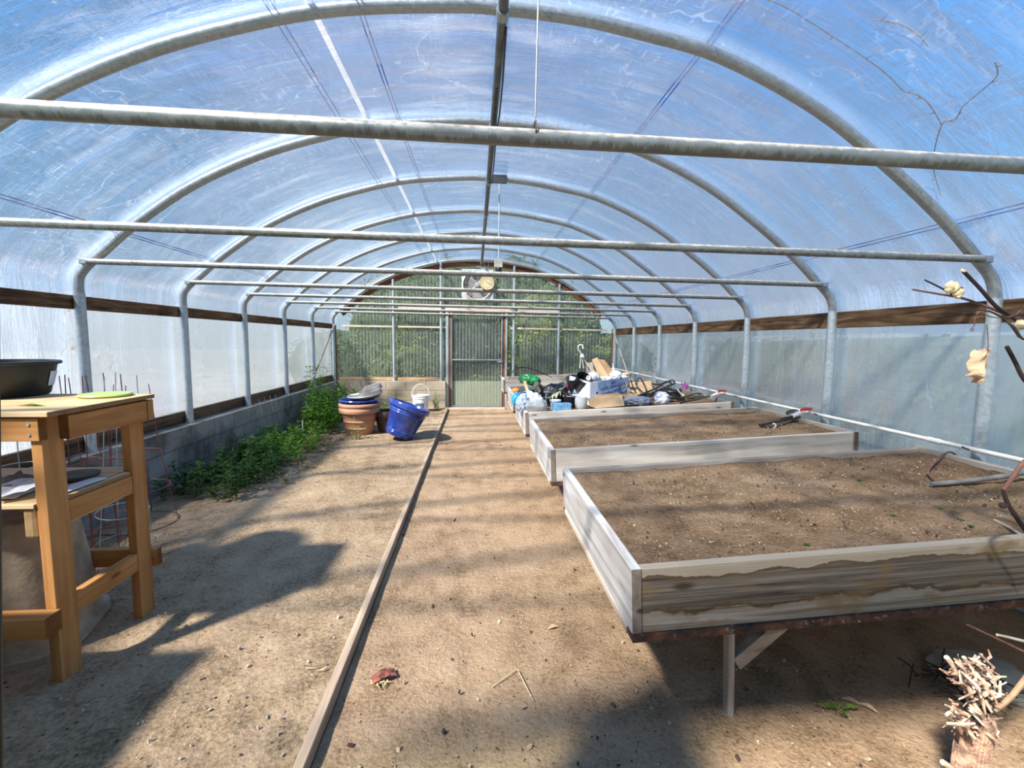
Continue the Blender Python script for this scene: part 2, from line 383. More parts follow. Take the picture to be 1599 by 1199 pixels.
    def build(s, name, mat, parent=None, smooth=True, bevel=0, ang=.7, loc=None):
        me = bpy.data.meshes.new(name)
        vs = s.v
        if loc is not None: vs = [(p[0]-loc[0], p[1]-loc[1], p[2]-loc[2]) for p in vs]
        me.from_pydata(vs, [], s.f); me.update()
        o = bpy.data.objects.new(name, me); COL.objects.link(o)
        if mat: me.materials.append(mat)
        if loc is not None: o.location = loc
        if smooth:
            me.polygons.foreach_set('use_smooth', [True]*len(me.polygons))
            me.set_sharp_from_angle(angle=ang)
        if bevel:
            b = o.modifiers.new('bevel', 'BEVEL'); b.width = bevel; b.segments = 2; b.limit_method = 'ANGLE'
        if parent: o.parent = parent
        return o

def tag(o, label=None, cat=None, group=None, kind=None):
    if label: o['label'] = label
    if cat: o['category'] = cat
    if group: o['group'] = group
    if kind: o['kind'] = kind
    return o
def struct(o, label, cat): return tag(o, label, cat, kind='structure')
def empty(name, loc, label, cat, group=None, rot=None):
    o = bpy.data.objects.new(name, None); COL.objects.link(o); o.location = loc; o.empty_display_size = .1
    if rot: o.rotation_euler = rot
    return tag(o, label, cat, group)
def loc_mb(o): return o.location
def cat_rom(P, n):
    P = [Vector(p) for p in P]; out = []
    for i in range(len(P)-1):
        p0 = P[max(i-1, 0)]; p1 = P[i]; p2 = P[i+1]; p3 = P[min(i+2, len(P)-1)]
        for k in range(n):
            t = k/n
            out.append(.5*((2*p1)+(p2-p0)*t+(2*p0-5*p1+4*p2-p3)*t*t+(3*p1-p0-3*p2+p3)*t**3))
    out.append(P[-1]); return out
def rel(o, p): return Vector(p)-Vector(o.location)
def dup(root, loc, label=None):
    r = root.copy(); COL.objects.link(r); r.location = loc
    if label: r['label'] = label
    for ch in list(root.children):
        c = ch.copy(); COL.objects.link(c); c.parent = r
        for g in list(ch.children):
            d = g.copy(); COL.objects.link(d); d.parent = c
    return r

# ------------------------------------------------------------------ the house: hoops, plastic, end wall
D = 1.1972; HY = [1.2242+D*k for k in range(8)]; YE = HY[-1]
HP = [(-2.885, 1.76), (-2.875, 1.88), (-2.80, 1.975), (-2.70, 2.06), (-2.47, 2.262), (-2.06, 2.548), (-1.60, 2.772), (-1.15, 2.925), (-.68, 3.035), (-.14, 3.087), (.126, 3.092), (.5, 3.07), (.83, 3.022), (1.27, 2.93), (1.81, 2.70), (2.25, 2.42), (2.59, 2.165), (2.80, 1.975), (2.93, 1.85), (2.972, 1.73)]
HC = cat_rom([(x, 0, z) for x, z in HP], 5)
def offset_profile(pts, d):
    out = []
    for i, p in enumerate(pts):
        t = (pts[min(i+1, len(pts)-1)]-pts[max(i-1, 0)]).normalized(); out.append(p+Vector((-t.z, 0, t.x))*d)
    return out
def arch_z(x, off=0.0):
    P = offset_profile(HC, off)
    for a, b in zip(P, P[1:]):
        if a.x <= x <= b.x and b.x > a.x: return a.z+(b.z-a.z)*(x-a.x)/(b.x-a.x)
    return P[0].z if x < P[0].x else P[-1].z

HLAB = ['galvanized hoop carrying the nearest tie bar overhead', 'nearest full galvanized hoop, arching across the top with right post behind the dry vine cane',
        'galvanized hoop whose left post stands behind the wooden potting bench', 'galvanized hoop with the dark bracket plate at its apex',
        'fourth hoop from the front, thin bright arch above the tubing bed', 'fifth hoop from the front, its left post rising from the block wall beside tall weeds',
        'small hoop just in front of the last one, braced by the slanted rods', 'last hoop, fixed against the corrugated end wall']
def hoop(k):
    y = HY[k]; e = empty('greenhouse_hoop', (0, y, 0), HLAB[k], 'hoop', 'galvanized greenhouse hoops')
    MB().tube(HC, .031, 12).build('arch_pipe', M_GALV, e)
    MB().tube([(-2.885, 0, .585), (-2.885, 0, 1.76)], .034, 14).build('post', M_POST, e)
    MB().tube([(2.985, 0, .0), (2.972, 0, 1.73)], .034, 14).build('post', M_POST, e)
    MB().lathe([(.036, -.0), (.042, .0), (.042, .012), (.036, .012)], 14, Matrix.Translation((-2.885, 0, .585))).build('foot_collar', M_POST, e)
    MB().tube([(-2.845, 0, .63), (-2.93, -.0, .63)], .008, 6).build('bolt', M_GALV, e)
    if k == 3:
        b = MB().box((.16, -.05, 3.03), (.31, -.034, 3.10)); b.box((.16, -.05, 3.10), (.31, .03, 3.115))
        b.build('bracket_plate', pm('dark_steel', (.10, .10, .10), .5, .6), e, bevel=.003)
    return e
HOOPS = [hoop(k) for k in range(8)]
BLAB = ['nearest tie bar, thick and dusty, crossing the upper part of the picture', 'second tie bar from the front, ending on the right at the nearest full hoop',
        'third tie bar from the front, ending at left above the wooden potting bench', 'tie bar that holds the round dial',
        'fifth tie bar, crossing just below the round dial', 'sixth tie bar, crossing the lower part of the fan', 'seventh tie bar, close below the fan', 'last tie bar, right against the end wall above the door']
for k in range(8):
    y = HY[k]; e = empty('tie_bar', (0, y, 1.98), BLAB[k], 'tie bar', 'horizontal tie bars')
    zl, zr = .005, -.04
    y0 = -.04 if k < 7 else -.05
    xl, xr = -2.80, 2.84
    MB().tube([(xl+.02, y0, zl), (xr-.02, y0, zr)], .021, 12).build('pipe', M_BAR, e)
    for x, z in ((xl, zl), (xr, zr)):
        MB().box((x-.035, y0-.012, z-.02), (x+.035, y0+.05, z+.02)).build('end_clamp', M_GALV, e, bevel=.006)
# ridge purlin
e = empty('ridge_purlin', (.126, 0, 3.045), 'grey pipe running along the ridge under all the hoops', 'purlin')
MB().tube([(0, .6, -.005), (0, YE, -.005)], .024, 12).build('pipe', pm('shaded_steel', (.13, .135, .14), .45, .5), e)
for k in range(8):
    MB().lathe([(.027, -.03), (.033, -.03), (.033, .03), (.027, .03)], 12, Matrix.Translation((0, HY[k]-.05, -.005)) @ Matrix.Rotation(pi/2, 4, 'X')).build('clamp', M_GALV, e)
sm = MB().tube([(.022, 2.45, -.022), (.030, 2.9, -.05), (.032, 3.3, -.05), (.026, 3.62, -.02), (.030, 4.2, -.05), (.03, 4.75, -.025)], .006, 6); sm.build('cable', M_BLACK, e)
bm_ = MB()
for i in range(16): bm_.box((-.008, 3.0+i*.034, -.034), (.008, 3.022+i*.034, -.028))
bm_.build('perforated_strap', pm('dark_steel', (.1, .1, .1)), e)

# roof film
def film(name, P, y0, y1, step, mat, u0=0.0, wav=.006):
    ny = int((y1-y0)/step); us = [u0]
    for a, b in zip(P, P[1:]): us.append(us[-1]+(b-a).length)
    n = len(P); vs = []; uv = []
    for j in range(ny+1):
        y = y0+(y1-y0)*j/ny
        for i, p in enumerate(P):
            t = (P[min(i+1, n-1)]-P[max(i-1, 0)]).normalized(); nn = Vector((-t.z, 0, t.x))
            edge = min(1, min(us[i]-us[0], us[-1]-us[i])/.25)
            kk = abs(((y-HY[0]) % D)/D-.5)*2      # 1 at a hoop, 0 midway
            w = mn.noise(Vector((us[i]*2.2, y*5.5, 1)))*1.0+mn.noise(Vector((us[i]*6, y*2.4, 7)))*.5
            q = p+nn*(w*wav*edge*(1-kk**4)); vs.append((q.x, y, q.z)); uv.append((us[i], y))
    fs = [(j*n+i, j*n+i+1, (j+1)*n+i+1, (j+1)*n+i) for j in range(ny) for i in range(n-1)]
    b = MB(); b.add(vs, fs); o = b.build(name, mat, ang=3.1)
    l = o.data.uv_layers.new(name='UVMap')
    for lp in o.data.loops: l.data[lp.index].uv = uv[lp.vertex_index]
    return o
RP = offset_profile(HC, .040); RP = [Vector((-2.957, 0, 1.69))]+RP+[Vector((3.026, 0, 1.66))]
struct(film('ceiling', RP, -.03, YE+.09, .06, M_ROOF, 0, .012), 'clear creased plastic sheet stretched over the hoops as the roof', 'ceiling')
lp = [Vector((-2.962, 0, .66+i*.1)) for i in range(11)]; lp.append(Vector((-2.955, 0, 1.70)))
rp = [Vector((3.028, 0, 1.70-i*.1125)) for i in range(11)]
struct(film('wall_left', lp, -.03, YE+.09, .06, M_SIDE, 3, .006), 'milky plastic side wall on the left above the block wall', 'wall')
struct(film('wall_right', rp, -.03, YE+.09, .06, M_SIDER, 13, .006), 'milky plastic side wall on the right behind the raised beds', 'wall')
# eave boards, sills
def board(name, lo, hi, mat, label, cat, ends=()):
    return struct(MB().box(lo, hi).build(name, mat, None, False, .004), label, cat)
EAVE = wood('eave_wood', [(.012, .008, .005), (.09, .05, .024), (.24, .15, .08)], 'y', .8, 2.6, 30)
board('trim_1', (-2.955, -.03, 1.645), (-2.918, YE+.06, 1.745), EAVE, 'dark weathered eave board along the left side', 'board')
board('trim_2', (2.99, -.03, 1.592), (3.025, YE+.06, 1.722), EAVE, 'brown weathered eave board along the right side', 'board')
board('trim_3', (-2.965, -.03, .585), (-2.925, YE, .70), dark('y'), 'dark weathered sill board on the left block wall', 'board')
# knee walls of block
struct(MB().box((-3.0, -.03, -.1), (-2.785, YE+.04, .585)).build('wall_left.001', M_BLKL, None, False), 'stained concrete block knee wall on the left', 'wall')
struct(MB().box((-2.785, 9.455, -.1), (-.615, YE+.04, .585)).build('wall_back', M_BLKE, None, False), 'tan concrete block knee wall left of the end door', 'wall')
struct(MB().box((.66, 9.455, -.1), (2.90, YE+.04, .60)).build('wall_back.001', M_BLKE, None, False), 'concrete block knee wall right of the end door', 'wall')
struct(MB().box((3.02, -.03, -.1), (3.10, YE+.04, .62)).build('wall_right.001', pm('pale_block', (.55, .55, .52), .9, bump=.3), None, False), 'pale knee wall under the right plastic wall', 'wall')

ch_ = pm('chalk', (.78, .76, .70), .9)
wb_ = bpy.data.objects['wall_back']
cm_ = MB()
for pts in ([(548, 600), (551.5, 606.5), (556, 599)], [(546.5, 612), (549, 610.5), (551.5, 612), (549, 613.5), (546.5, 612)]):
    P = [W(px, py, 9.4535) for px, py in pts]
    for a, b in zip(P, P[1:]): cm_.beam(a, b, .003, .014, (0, 0, 1) if abs((b-a).normalized().z) < .9 else (1, 0, 0))
cm_.build('chalk_mark', ch_, wb_, False)
for px, py in ((537.5, 620), (549, 620)):
    MB().lathe([(0, -.001), (.028, -.001), (.026, .003), (0, .003)], 16, Matrix.Translation(W(px, py, 9.4535)) @ Matrix.Rotation(pi/2, 4, 'X')).build('paint_spot', ch_, wb_)

# corrugated end wall
def corr(x0, x1, zb, ztop, y, mat, name, parent=None):
    n = max(4, int((x1-x0)/.0085)); P = []
    for i in range(n+1):
        x = x0+(x1-x0)*i/n; P.append((x, y+.009*cos(2*pi*x/.068)))
    vs = []
    for x, yy in P:
        zt = ztop(x) if callable(ztop) else ztop
        vs += [(x, yy, zb), (x, yy, max(zb+.02, zt))]
    return MB().add(vs, [(2*i, 2*i+2, 2*i+3, 2*i+1) for i in range(n)]).build(name, mat, parent, True, ang=3.1)
top = lambda x: arch_z(x, .02)
struct(corr(-2.86, -.58, .60, top, YE+.075, M_POLY, 'wall_back.002'), 'corrugated clear plastic panels left of the end door', 'wall')
struct(corr(.62, 2.94, .60, top, YE+.075, M_POLY, 'wall_back.003'), 'corrugated clear plastic panels right of the end door', 'wall')
c_ = corr(-.58, .62, 2.06, top, YE+.075, M_POLY, 'wall_back.004'); struct(c_, 'corrugated clear plastic panel above the end door around the fan', 'wall')
# end rim boards under the last hoop
rb = MB(); A = offset_profile(HC, -.03); Bq = offset_profile(HC, -.125)
A = A[12:-12]; Bq = Bq[12:-12]
vs = []
for a, b in zip(A, Bq):
    vs += [(a.x, YE+.035, a.z), (b.x, YE+.035, b.z), (a.x, YE+.065, a.z), (b.x, YE+.065, b.z)]
fs = []
for i in range(len(A)-1):
    o = 4*i; fs += [(o, o+1, o+5, o+4), (o+2, o+6, o+7, o+3), (o+1, o+3, o+7, o+5), (o, o+4, o+6, o+2)]
fs += [(0, 2, 3, 1), (len(vs)-4, len(vs)-3, len(vs)-1, len(vs)-2)]
struct(rb.add(vs, fs).build('trim_4', wood('red_wood', RED, 'x'), None, False), 'reddish brown curved rim boards under the last hoop', 'board')
def stick(name, a, b, w, h, mat, label, cat): return struct(MB().beam(a, b, w, h).build(name, mat, None, False, .003), label, cat)
pw = wood('pale_trim', PAL, 'x')
stick('trim_5', (-2.80, YE+.045, .625), (-.62, YE+.045, .625), .05, .06, wood('sill_wood', [(.16, .07, .03), (.42, .24, .12), (.62, .46, .31)], 'x'), 'brown sill plate on the back block wall, left of the door', 'board')
stick('trim_6', (-2.72, YE+.05, 1.705), (-.60, YE+.05, 1.702), .03, .035, pw, 'pale girt across the left half of the end wall', 'board')
stick('trim_7', (.65, YE+.05, 1.705), (2.82, YE+.05, 1.685), .03, .035, pw, 'pale girt across the right half of the end wall', 'board')
stick('trim_8', (-1.62, YE+.05, 2.085), (1.74, YE+.05, 2.07), .03, .055, pw, 'pale header board over the end door', 'board')
stick('trim_9', (.66, YE+.045, .66), (2.84, YE+.045, .66), .05, .06, wood('sill_wood', PAL, 'x'), 'brown sill plate on the back block wall, right of the door', 'board')
stick('trim_10', (-2.865, YE+.05, .6), (-2.865, YE+.05, 1.72), .035, .05, wood('red_wood', RED, 'z'), 'reddish corner stud at the left end of the end wall', 'stud')
stick('trim_11', (2.945, YE+.05, .6), (2.945, YE+.05, 1.72), .035, .05, wood('red_wood', RED, 'z'), 'reddish corner stud at the right end of the end wall', 'stud')
PL = ['end wall post standing midway between left corner and door', 'end wall post on the block wall just left of the door', 'end wall post just right of the door',
      'end wall post midway between the door and the right corner']
for (x, zb, zt), l in zip(((-1.676, .585, 2.66), (-.711, .585, 3.02), (.80, .60, 2.98), (1.755, .60, 2.64)), PL):
    e = empty('end_post', (x, YE-.01, zb), 'galvanized '+l, 'post', 'galvanized end wall posts')
    MB().tube([(0, 0, 0), (0, 0, zt-zb)], .025, 12).build('pipe', M_POST, e)
    MB().lathe([(.025, 0), (.05, 0), (.05, .012), (.025, .012)], 12).build('foot_plate', M_GALV, e)
# slanting braces
for a, b, l in (((-2.83, YE-.10, 1.72), (-2.85, HY[6]-.30, .62), 'slanted thin steel brace in the left rear corner'), ((2.90, YE-.10, 1.68), (2.93, HY[6]-.1, .62), 'slanted thin steel brace in the right rear corner')):
    o = MB().tube([a, b], .016, 8).build('brace_rod', M_BAR); tag(o, l, 'brace', 'slanted corner braces')

# end door (structure) with frame, panel, rails
dj = MB().box((-.612, YE-.05, 0), (-.555, YE+.05, 2.06)); struct(dj.build('trim_12', M_POST, None, False, .004), 'grey metal jamb left of the end door', 'door jamb')
struct(MB().box((.625, YE-.03, 0), (.665, YE+.05, 2.06)).build('trim_13', M_POST, None, False, .004), 'grey metal jamb right of the end door', 'door jamb')
struct(MB().box((-.555, YE-.03, 0), (-.515, YE+.04, 2.06)).build('trim_14', wood('red_wood', RED, 'z'), None, False), 'reddish wooden door stop on the left of the end door', 'door jamb')
struct(MB().box((.585, YE-.03, 0), (.625, YE+.04, 2.06)).build('trim_15', wood('red_wood', RED, 'z'), None, False), 'reddish wooden door stop on the right of the end door', 'door jamb')
struct(MB().box((-.56, YE-.12, -.02), (.63, YE+.08, .035)).build('trim_16', wood('pale_trim', PAL, 'x'), None, False, .006), 'worn wooden threshold under the end door', 'threshold')
door = struct(corr(-.515, .585, .04, 2.04, YE+.02, M_POLYD, 'door_1'), 'corrugated clear plastic end door with steel tube frame', 'door')
fr = MB().tube([(-.495, YE-.012, .06), (-.495, YE-.012, 2.03), (.555, YE-.012, 2.03), (.555, YE-.012, .06)], .018, 8, True); fr.build('door_frame', M_GALV, door)
MB().tube([(-.48, YE-.012, 1.03), (.54, YE-.012, 1.035)], .017, 8).build('door_rail', M_GALV, door)
h_ = MB().box((.50, YE-.06, .985), (.57, YE-.03, 1.02)); h_.tube([(.535, YE-.05, 1.0), (.535, YE-.10, 1.0), (.47, YE-.10, .995)], .009, 8); h_.build('door_handle', M_GALV, door, bevel=.003)
MB().box((-.50, YE+.034, .05), (.57, YE+.038, .585)).build('kick_panel', clear_plastic('milky_panel', (.62, .62, .52), .45, .4), door)

# fan
e = empty('exhaust_fan', (.036, YE-.03, 2.57), 'round louvred exhaust fan in a square housing above the end door', 'fan')
pan = MB(); hs = .325
ring_n = 32
vs = []
for k in range(ring_n):
    a = 2*pi*k/ring_n+pi/4; q = 1/max(abs(cos(a)), abs(sin(a)))
    vs += [(.30*cos(a), 0, .30*sin(a)), (hs*q*cos(a), 0, hs*q*sin(a)), (hs*q*cos(a), .06, hs*q*sin(a))]
fs = []
for k in range(ring_n):
    a, b = 3*k, 3*((k+1) % ring_n); fs += [(a, b, b+1, a+1), (a+1, b+1, b+2, a+2)]
pan.add(vs, fs).build('housing', pm('fan_housing', (.60, .64, .67), .45, .1, var=.05), e, False)
MB().tube([(.30*cos(2*pi*k/40), -.02, .30*sin(2*pi*k/40)) for k in range(40)], .014, 8, True).build('guard_ring', pm('fan_white', (.70, .66, .60), .5), e)
lou = pm('fan_louvre', (.46, .42, .39), .6, var=.06)
for i in range(6):
    z = -.27+i*.108; hw = sqrt(max(.01, .30**2-(z*.85)**2))
    MB().add([(-hw, .07, z-.05), (hw, .07, z-.05), (hw, .035, z+.048), (-hw, .035, z+.048), (-hw, .076, z-.05), (hw, .076, z-.05), (hw, .041, z+.048), (-hw, .041, z+.048)],
             [(0,1,2,3),(7,6,5,4),(0,4,5,1),(2,6,7,3),(1,5,6,2),(0,3,7,4)]).build('louvre', lou, e, False)
hb = MB().lathe([(.03, -.05), (.055, -.05), (.06, .0), (.05, .05), (.02, .06)], 20, Matrix.Rotation(pi/2, 4, 'X')); hb.build('hub_motor', pm('fan_motor', (.33, .31, .29), .5), e)
for k in range(3):
    a = 2*pi*k/3-pi/2
    def bl(u, v, a=a):
        r = .05+.22*u; w = (.06+.05*u)*(v-.5)*2
        d = Vector((cos(a), 0, sin(a))); t = Vector((-sin(a), 0, cos(a)))
        return d*r+t*w+Vector((0, .02+.035*(v-.5), 0))
    MB().slab(5, 4, bl, (0, .004, 0)).build('blade', pm('fan_blade', (.36, .34, .33), .45), e)
for a in (radians(90), radians(215), radians(335)):
    MB().tube([(.05*cos(a), -.035, .05*sin(a)), (.30*cos(a), -.02, .30*sin(a))], .006, 6).build('strut', M_GALV, e)

# round dial on the tie bar
e = empty('dial_thermometer', (.118, HY[3]-.075, 2.035), 'round cream dial thermometer fixed to a tie bar in front of the fan', 'thermometer')
R90 = Matrix.Rotation(pi/2, 4, 'X')
MB().lathe([(.0, -.012), (.062, -.012), (.074, -.006), (.076, .01), (.068, .018), (.062, .014)], 32, R90).build('case', pm('brass_rim', (.62, .50, .24), .4, .2), e)
MB().lathe([(.0, .0165), (.063, .0165), (.063, .0145), (0, .0145)], 32, R90).build('face', pm('cream_face', (.78, .66, .40), .5, var=.05), e)
tk = MB()
for k in range(24):
    a = 2*pi*k/24; r0, r1 = (.045, .055) if k % 2 else (.040, .055)
    tk.beam((r0*cos(a), -.0172, r0*sin(a)), (r1*cos(a), -.0172, r1*sin(a)), .0022, .0012, (0, 1, 0))
tk.build('tick_marks', pm('ink', (.10, .09, .05), .7), e)
MB().beam((-.012, -.018, .006), (.040, -.018, -.016), .003, .0015, (0, 1, 0)).build('needle', pm('red_ink', (.35, .08, .04), .6), e)
MB().box((-.012, .0, -.08), (.012, .03, -.055)).build('clip', M_GALV, e)

# conduit with box and lamp holder
e = empty('hanging_lamp_holder', (.235, HY[3]-.04, 2.2), 'grey junction box with bare lamp holder hanging on a conduit from the ridge', 'lamp holder')
MB().tube([(0, 0, .07), (.0, 0, .86)], .008, 8).build('conduit', M_POST, e)
MB().box((-.045, -.03, -.005), (.04, .03, .075)).build('junction_box', pm('grey_box', (.40, .39, .35), .6), e, False, .006)
MB().lathe([(.018, -.05), (.03, -.045), (.036, -.02), (.03, -.005)], 18).build('socket', M_BLACK, e)
MB().lathe([(.020, -.078), (.034, -.075), (.036, -.055), (.03, -.05), (.018, -.05)], 18).build('lamp_ring', M_WHITE, e)
# hanging wires
e = empty('hanging_wire', (.146, HY[0]-.04, 2.0), 'thin wire hanging from the roof and knotted round the nearest tie bar', 'wire')
MB().tube([(.0, 0, .01), (.003, .0, .3), (.012, .01, .72), (.03, .04, 1.05)], .0022, 6).build('strand', pm('old_wire', (.36, .36, .34), .5, .5), e)
MB().tube([(.0+.0*k, -.023*cos(k*.7), -.022+.025*sin(k*.7)) for k in range(19)], .0022, 5).build('knot', pm('rust_wire', (.12, .08, .05), .7), e)
for px, y, z0, l in ((751, 5.9, 2.02, 'thin grey cord left of the round dial, hanging from the ridge'), (757, 5.9, 2.02, 'thin grey cord straight above the round dial, hanging from the ridge'),
                     (763, 5.9, 2.02, 'thin grey cord between the round dial and the lamp holder, hanging from the ridge')):
    p = W(px, 400, y); q = W(px, 372, y)
    o = MB().tube([(p.x, y, 1.99), (p.x-.004, y, 2.6), (p.x, y, 3.06)], .0018, 5, ).build('grey_string', pm('old_wire', (.36, .36, .34)), None); tag(o, l, 'cord', 'thin cords hanging from the ridge')

# long cords on the roof plastic
blue = leaf_mat('blue_cord', (.0, .14, .52), (.0, .17, .60), .5)
CORD = [(-2.595, 'upper cord of the lowest blue pair on the left roof'), (-2.612, 'lower cord of the lowest blue pair on the left roof'), (-.992, 'outer cord of the middle blue pair on the left roof'), (-.962, 'inner cord of the middle blue pair on the left roof'),
        (-.594, 'outer cord of the blue pair nearest the ridge on the left roof'), (-.572, 'inner cord of the blue pair nearest the ridge on the left roof'), (1.182, 'inner cord of the upper blue pair on the right roof'), (1.205, 'outer cord of the upper blue pair on the right roof'),
        (2.674, 'upper cord of the low blue pair on the right roof'), (2.692, 'lower cord of the low blue pair on the right roof')]
for x, l in CORD:
    z = arch_z(x, .047)
    o = MB().tube([(x, -.02, z), (x, YE+.05, z)], .0032, 6).build('blue_rope', blue); tag(o, 'blue '+l, 'cord', 'blue cords along the roof')
xs = (-.824, -.792)
o = MB().slab(2, 24, lambda u, v: (xs[0]+(xs[1]-xs[0])*u, -.02+(YE+.06)*v, arch_z(xs[0]+(xs[1]-xs[0])*u, .060)), .002).build('roof_tape', leaf_mat('white_tape', (.86, .88, .9), (.9, .9, .92), .75))
tag(o, 'straight white strip of tape along the left roof plastic', 'tape')

# ------------------------------------------------------------------ floor
def ground(name, x0, x1, y0, y1, z, mat, amp, track=False, nx=150, ny=330, bank=None):
    vs = []
    for j in range(ny+1):
        t = j/ny; y = y0+(y1-y0)*(t**1.7)
        for i in range(nx+1):
            x = x0+(x1-x0)*i/nx
            h = mn.noise(Vector((x*2, y*2, 3)))*amp*1.5+mn.noise(Vector((x*9, y*9, 5)))*amp*.8+mn.noise(Vector((x*28, y*28, 9)))*amp*.45
            if track and y < 3.2:
                tx = -.02+.04*sin(y*1.3)-.02*y+.02; d = x-tx
                if abs(d) < .06: h += -.009*cos(d/.06*pi/2)
            if bank: h += bank(x, y)
            vs.append((x, y, z+h))
    n = nx+1
    return MB().add(vs, [(j*n+i, j*n+i+1, (j+1)*n+i+1, (j+1)*n+i) for j in range(ny) for i in range(nx)]).build(name, mat, None, True, ang=3.1)
CX = -.556
struct(ground('floor', CX+.005, 3.03, -.05, YE+.1, 0, M_PATH, .006, True), 'packed tan dirt floor of the path and under the beds', 'floor')
struct(ground('floor.001', -2.80, CX-.03, -.05, 9.47, .048, M_LEFT, .009, False, 120, 330), 'raised gravelly dirt strip left of the curb plank', 'floor')
e = tag(MB().box((CX-.036, .02, -.03), (CX, 9.44, .058)).build('curb_plank', wood('dusty_plank', [(.20, .14, .09), (.34, .25, .175), (.46, .36, .26)], 'y'), None, False, .004), 'long low wooden plank edging the dirt path on its left', 'plank')
struct(MB().box((-40, -25, -.16), (40, 60, -.105)).build('floor.002', M_GRASS, None, False), 'grass outside the greenhouse', 'ground')

# pebbles and chips on the ground
def specks(name, mat, n, fn, smin, smax, parent=None):
    b = MB()
    for _ in range(n):
        p = Vector(fn()); s = random.uniform(smin, smax)*(1 if random.random() < .85 else 1.8)
        M = Matrix.Translation(p) @ Euler((random.random()*6, random.random()*6, random.random()*6)).to_matrix().to_4x4()
        b.hexa([M @ Vector((x*s*random.uniform(.6, 1.3), y*s*.7*random.uniform(.6, 1.2), z*s*.45)) for x, y, z in ((-1,-1,-1),(1,-1,-1),(1,1,-1),(-1,1,-1),(-1,-1,1),(1,-1,1),(1,1,1),(-1,1,1))])
    return b.build(name, mat, parent, False)
M_PEB = pm('pebble', (.40, .33, .26), .9, scale=20, var=.2); M_CHIP = pm('chip', (.50, .39, .26), .9, scale=20, var=.15); M_CLOD = pm('clod', (.075, .05, .033), .95, scale=20)
tag(specks('pebbles', M_PEB, 700, lambda: (random.uniform(-2.7, -.62), 1.2+7.5*random.random()**2, .056), .002, .006), 'small grey stones scattered over the dirt strip left of the plank', 'pebbles', kind='stuff')
tag(specks('wood_chips', M_CHIP, 420, lambda: (random.uniform(-.5, 1.6), 1.2+6*random.random()**2, .006), .002, .005), 'small pale chips scattered on the dirt path', 'chips', kind='stuff')
tag(specks('dark_crumbs', M_CLOD, 380, lambda: (random.uniform(-2.7, 1.4), 1.2+6*random.random()**2, .03 if 0 else .008), .002, .006), 'dark crumbs of earth scattered on the dirt floor', 'crumbs', kind='stuff')

# ------------------------------------------------------------------ raised beds
TILT = -.052
SIDE = wood('bleached_wood', [(.22, .18, .14), (.43, .40, .37), (.60, .59, .58)], 'y')
def bed(y0, y1, label, front_mat, lvl, legs=True, ramp=None, soil_amp=.012, chips=900, zt=.69):
    e = empty('raised_bed', (.53, y0, zt), label, 'raised bed', 'wooden raised beds')
    e.rotation_euler = (0, TILT, 0)
    L = y1-y0; Wd = 2.325; Hh = .235; T = .036
    SB = front_mat if False else SIDE
    MB().box((0, 0, -Hh), (T, L, 0)).build('side_board', SB, e, False, .003)
    MB().box((Wd-T, 0, -Hh), (Wd, L, 0)).build('side_board', grey('y'), e, False, .003)
    MB().box((T+.002, .004, -Hh), (Wd-T-.002, .004+T, -.003)).build('front_board', front_mat, e, False, .003)
    MB().box((T+.002, L-T-.004, -Hh), (Wd-T-.002, L-.004, -.003)).build('back_board', grey('x'), e, False, .003)
    MB().box((.0, -.004, -Hh-.03), (Wd, .05, -Hh-.001)).build('iron_rail', M_RUST, e, False, .003)
    MB().box((.0, L-.05, -Hh-.03), (Wd, L, -Hh-.001)).build('iron_rail', M_RUST, e, False, .003)
    MB().box((-.004, .05, -Hh-.03), (.05, L-.05, -Hh-.001)).build('bottom_strip', wood('strip_wood', PAL, 'y'), e, False, .003)
    def s(u, v):
        x = T+.001+(Wd-2*T-.002)*u; y = T+.006+(L-2*T-.012)*v
        q = Vector((x*1.0, y+y0*3, 0))
        h = mn.noise(q*2.4)*soil_amp*1.6+mn.noise(q*9)*soil_amp*.9+mn.noise(q*26)*soil_amp*.5
        ed = min(u, 1-u)*Wd
        ev = min(v, 1-v)*L
        h += .018*max(0, 1-ed/.12)*(.4+mn.noise(q*3))+.014*max(0, 1-ev/.12)*(mn.noise(q*3+Vector((5, 0, 0))))
        return (x, y, min(-.006, -lvl+h))
    so_ = MB().slab(130, 76, s, .18).build('soil', M_SOIL, e, True, ang=3.1)
    c = specks('soil_chips', M_CHIP, chips, lambda: (random.uniform(T+.03, Wd-T-.03), random.uniform(T+.03, L-T-.03), -lvl+.003), .0009, .0026, so_); c['kind'] = 'stuff'
    c = specks('soil_crumbs', M_CLOD, chips//2, lambda: (random.uniform(T+.03, Wd-T-.03), random.uniform(T+.03, L-T-.03), -lvl+.003), .0012, .004, so_); c['kind'] = 'stuff'
    zf = -(zt)-.02
    for x in (.44, 1.9):
        for y in (.16, L-.16):
            MB().box((x-.013, y-.02, zf-.05*x), (x+.013, y+.02, -Hh-.001)).build('leg', grey('z'), e, False, .003)
    MB().beam((.46, .16, -.50), (.86, .22, -.265), .038, .06).build('brace', grey('x'), e, False, .003)
    return e
BED_A = bed(1.44, 2.67, 'nearest raised bed, tide-stained front board, only seedlings on its soil', M_FRONT, .030, chips=1500)
BED_B = bed(3.13, 4.40, 'second raised bed, pale front board, black hose with red valve at its right', wood('pale_board', [(.22, .17, .12), (.46, .41, .35), (.60, .56, .50)], 'x', .8, 1.5, 22), .035, chips=900)
BED_C = bed(4.78, 6.03, 'third raised bed, heaped with pots, bags, box and tubing', wood('pale_board', GRY, 'x'), .045, chips=200)
BED_D = bed(6.38, 7.53, 'fourth raised bed, behind the heap of clutter, its left side board bare', wood('pale_board', GRY, 'x'), .10, chips=100)
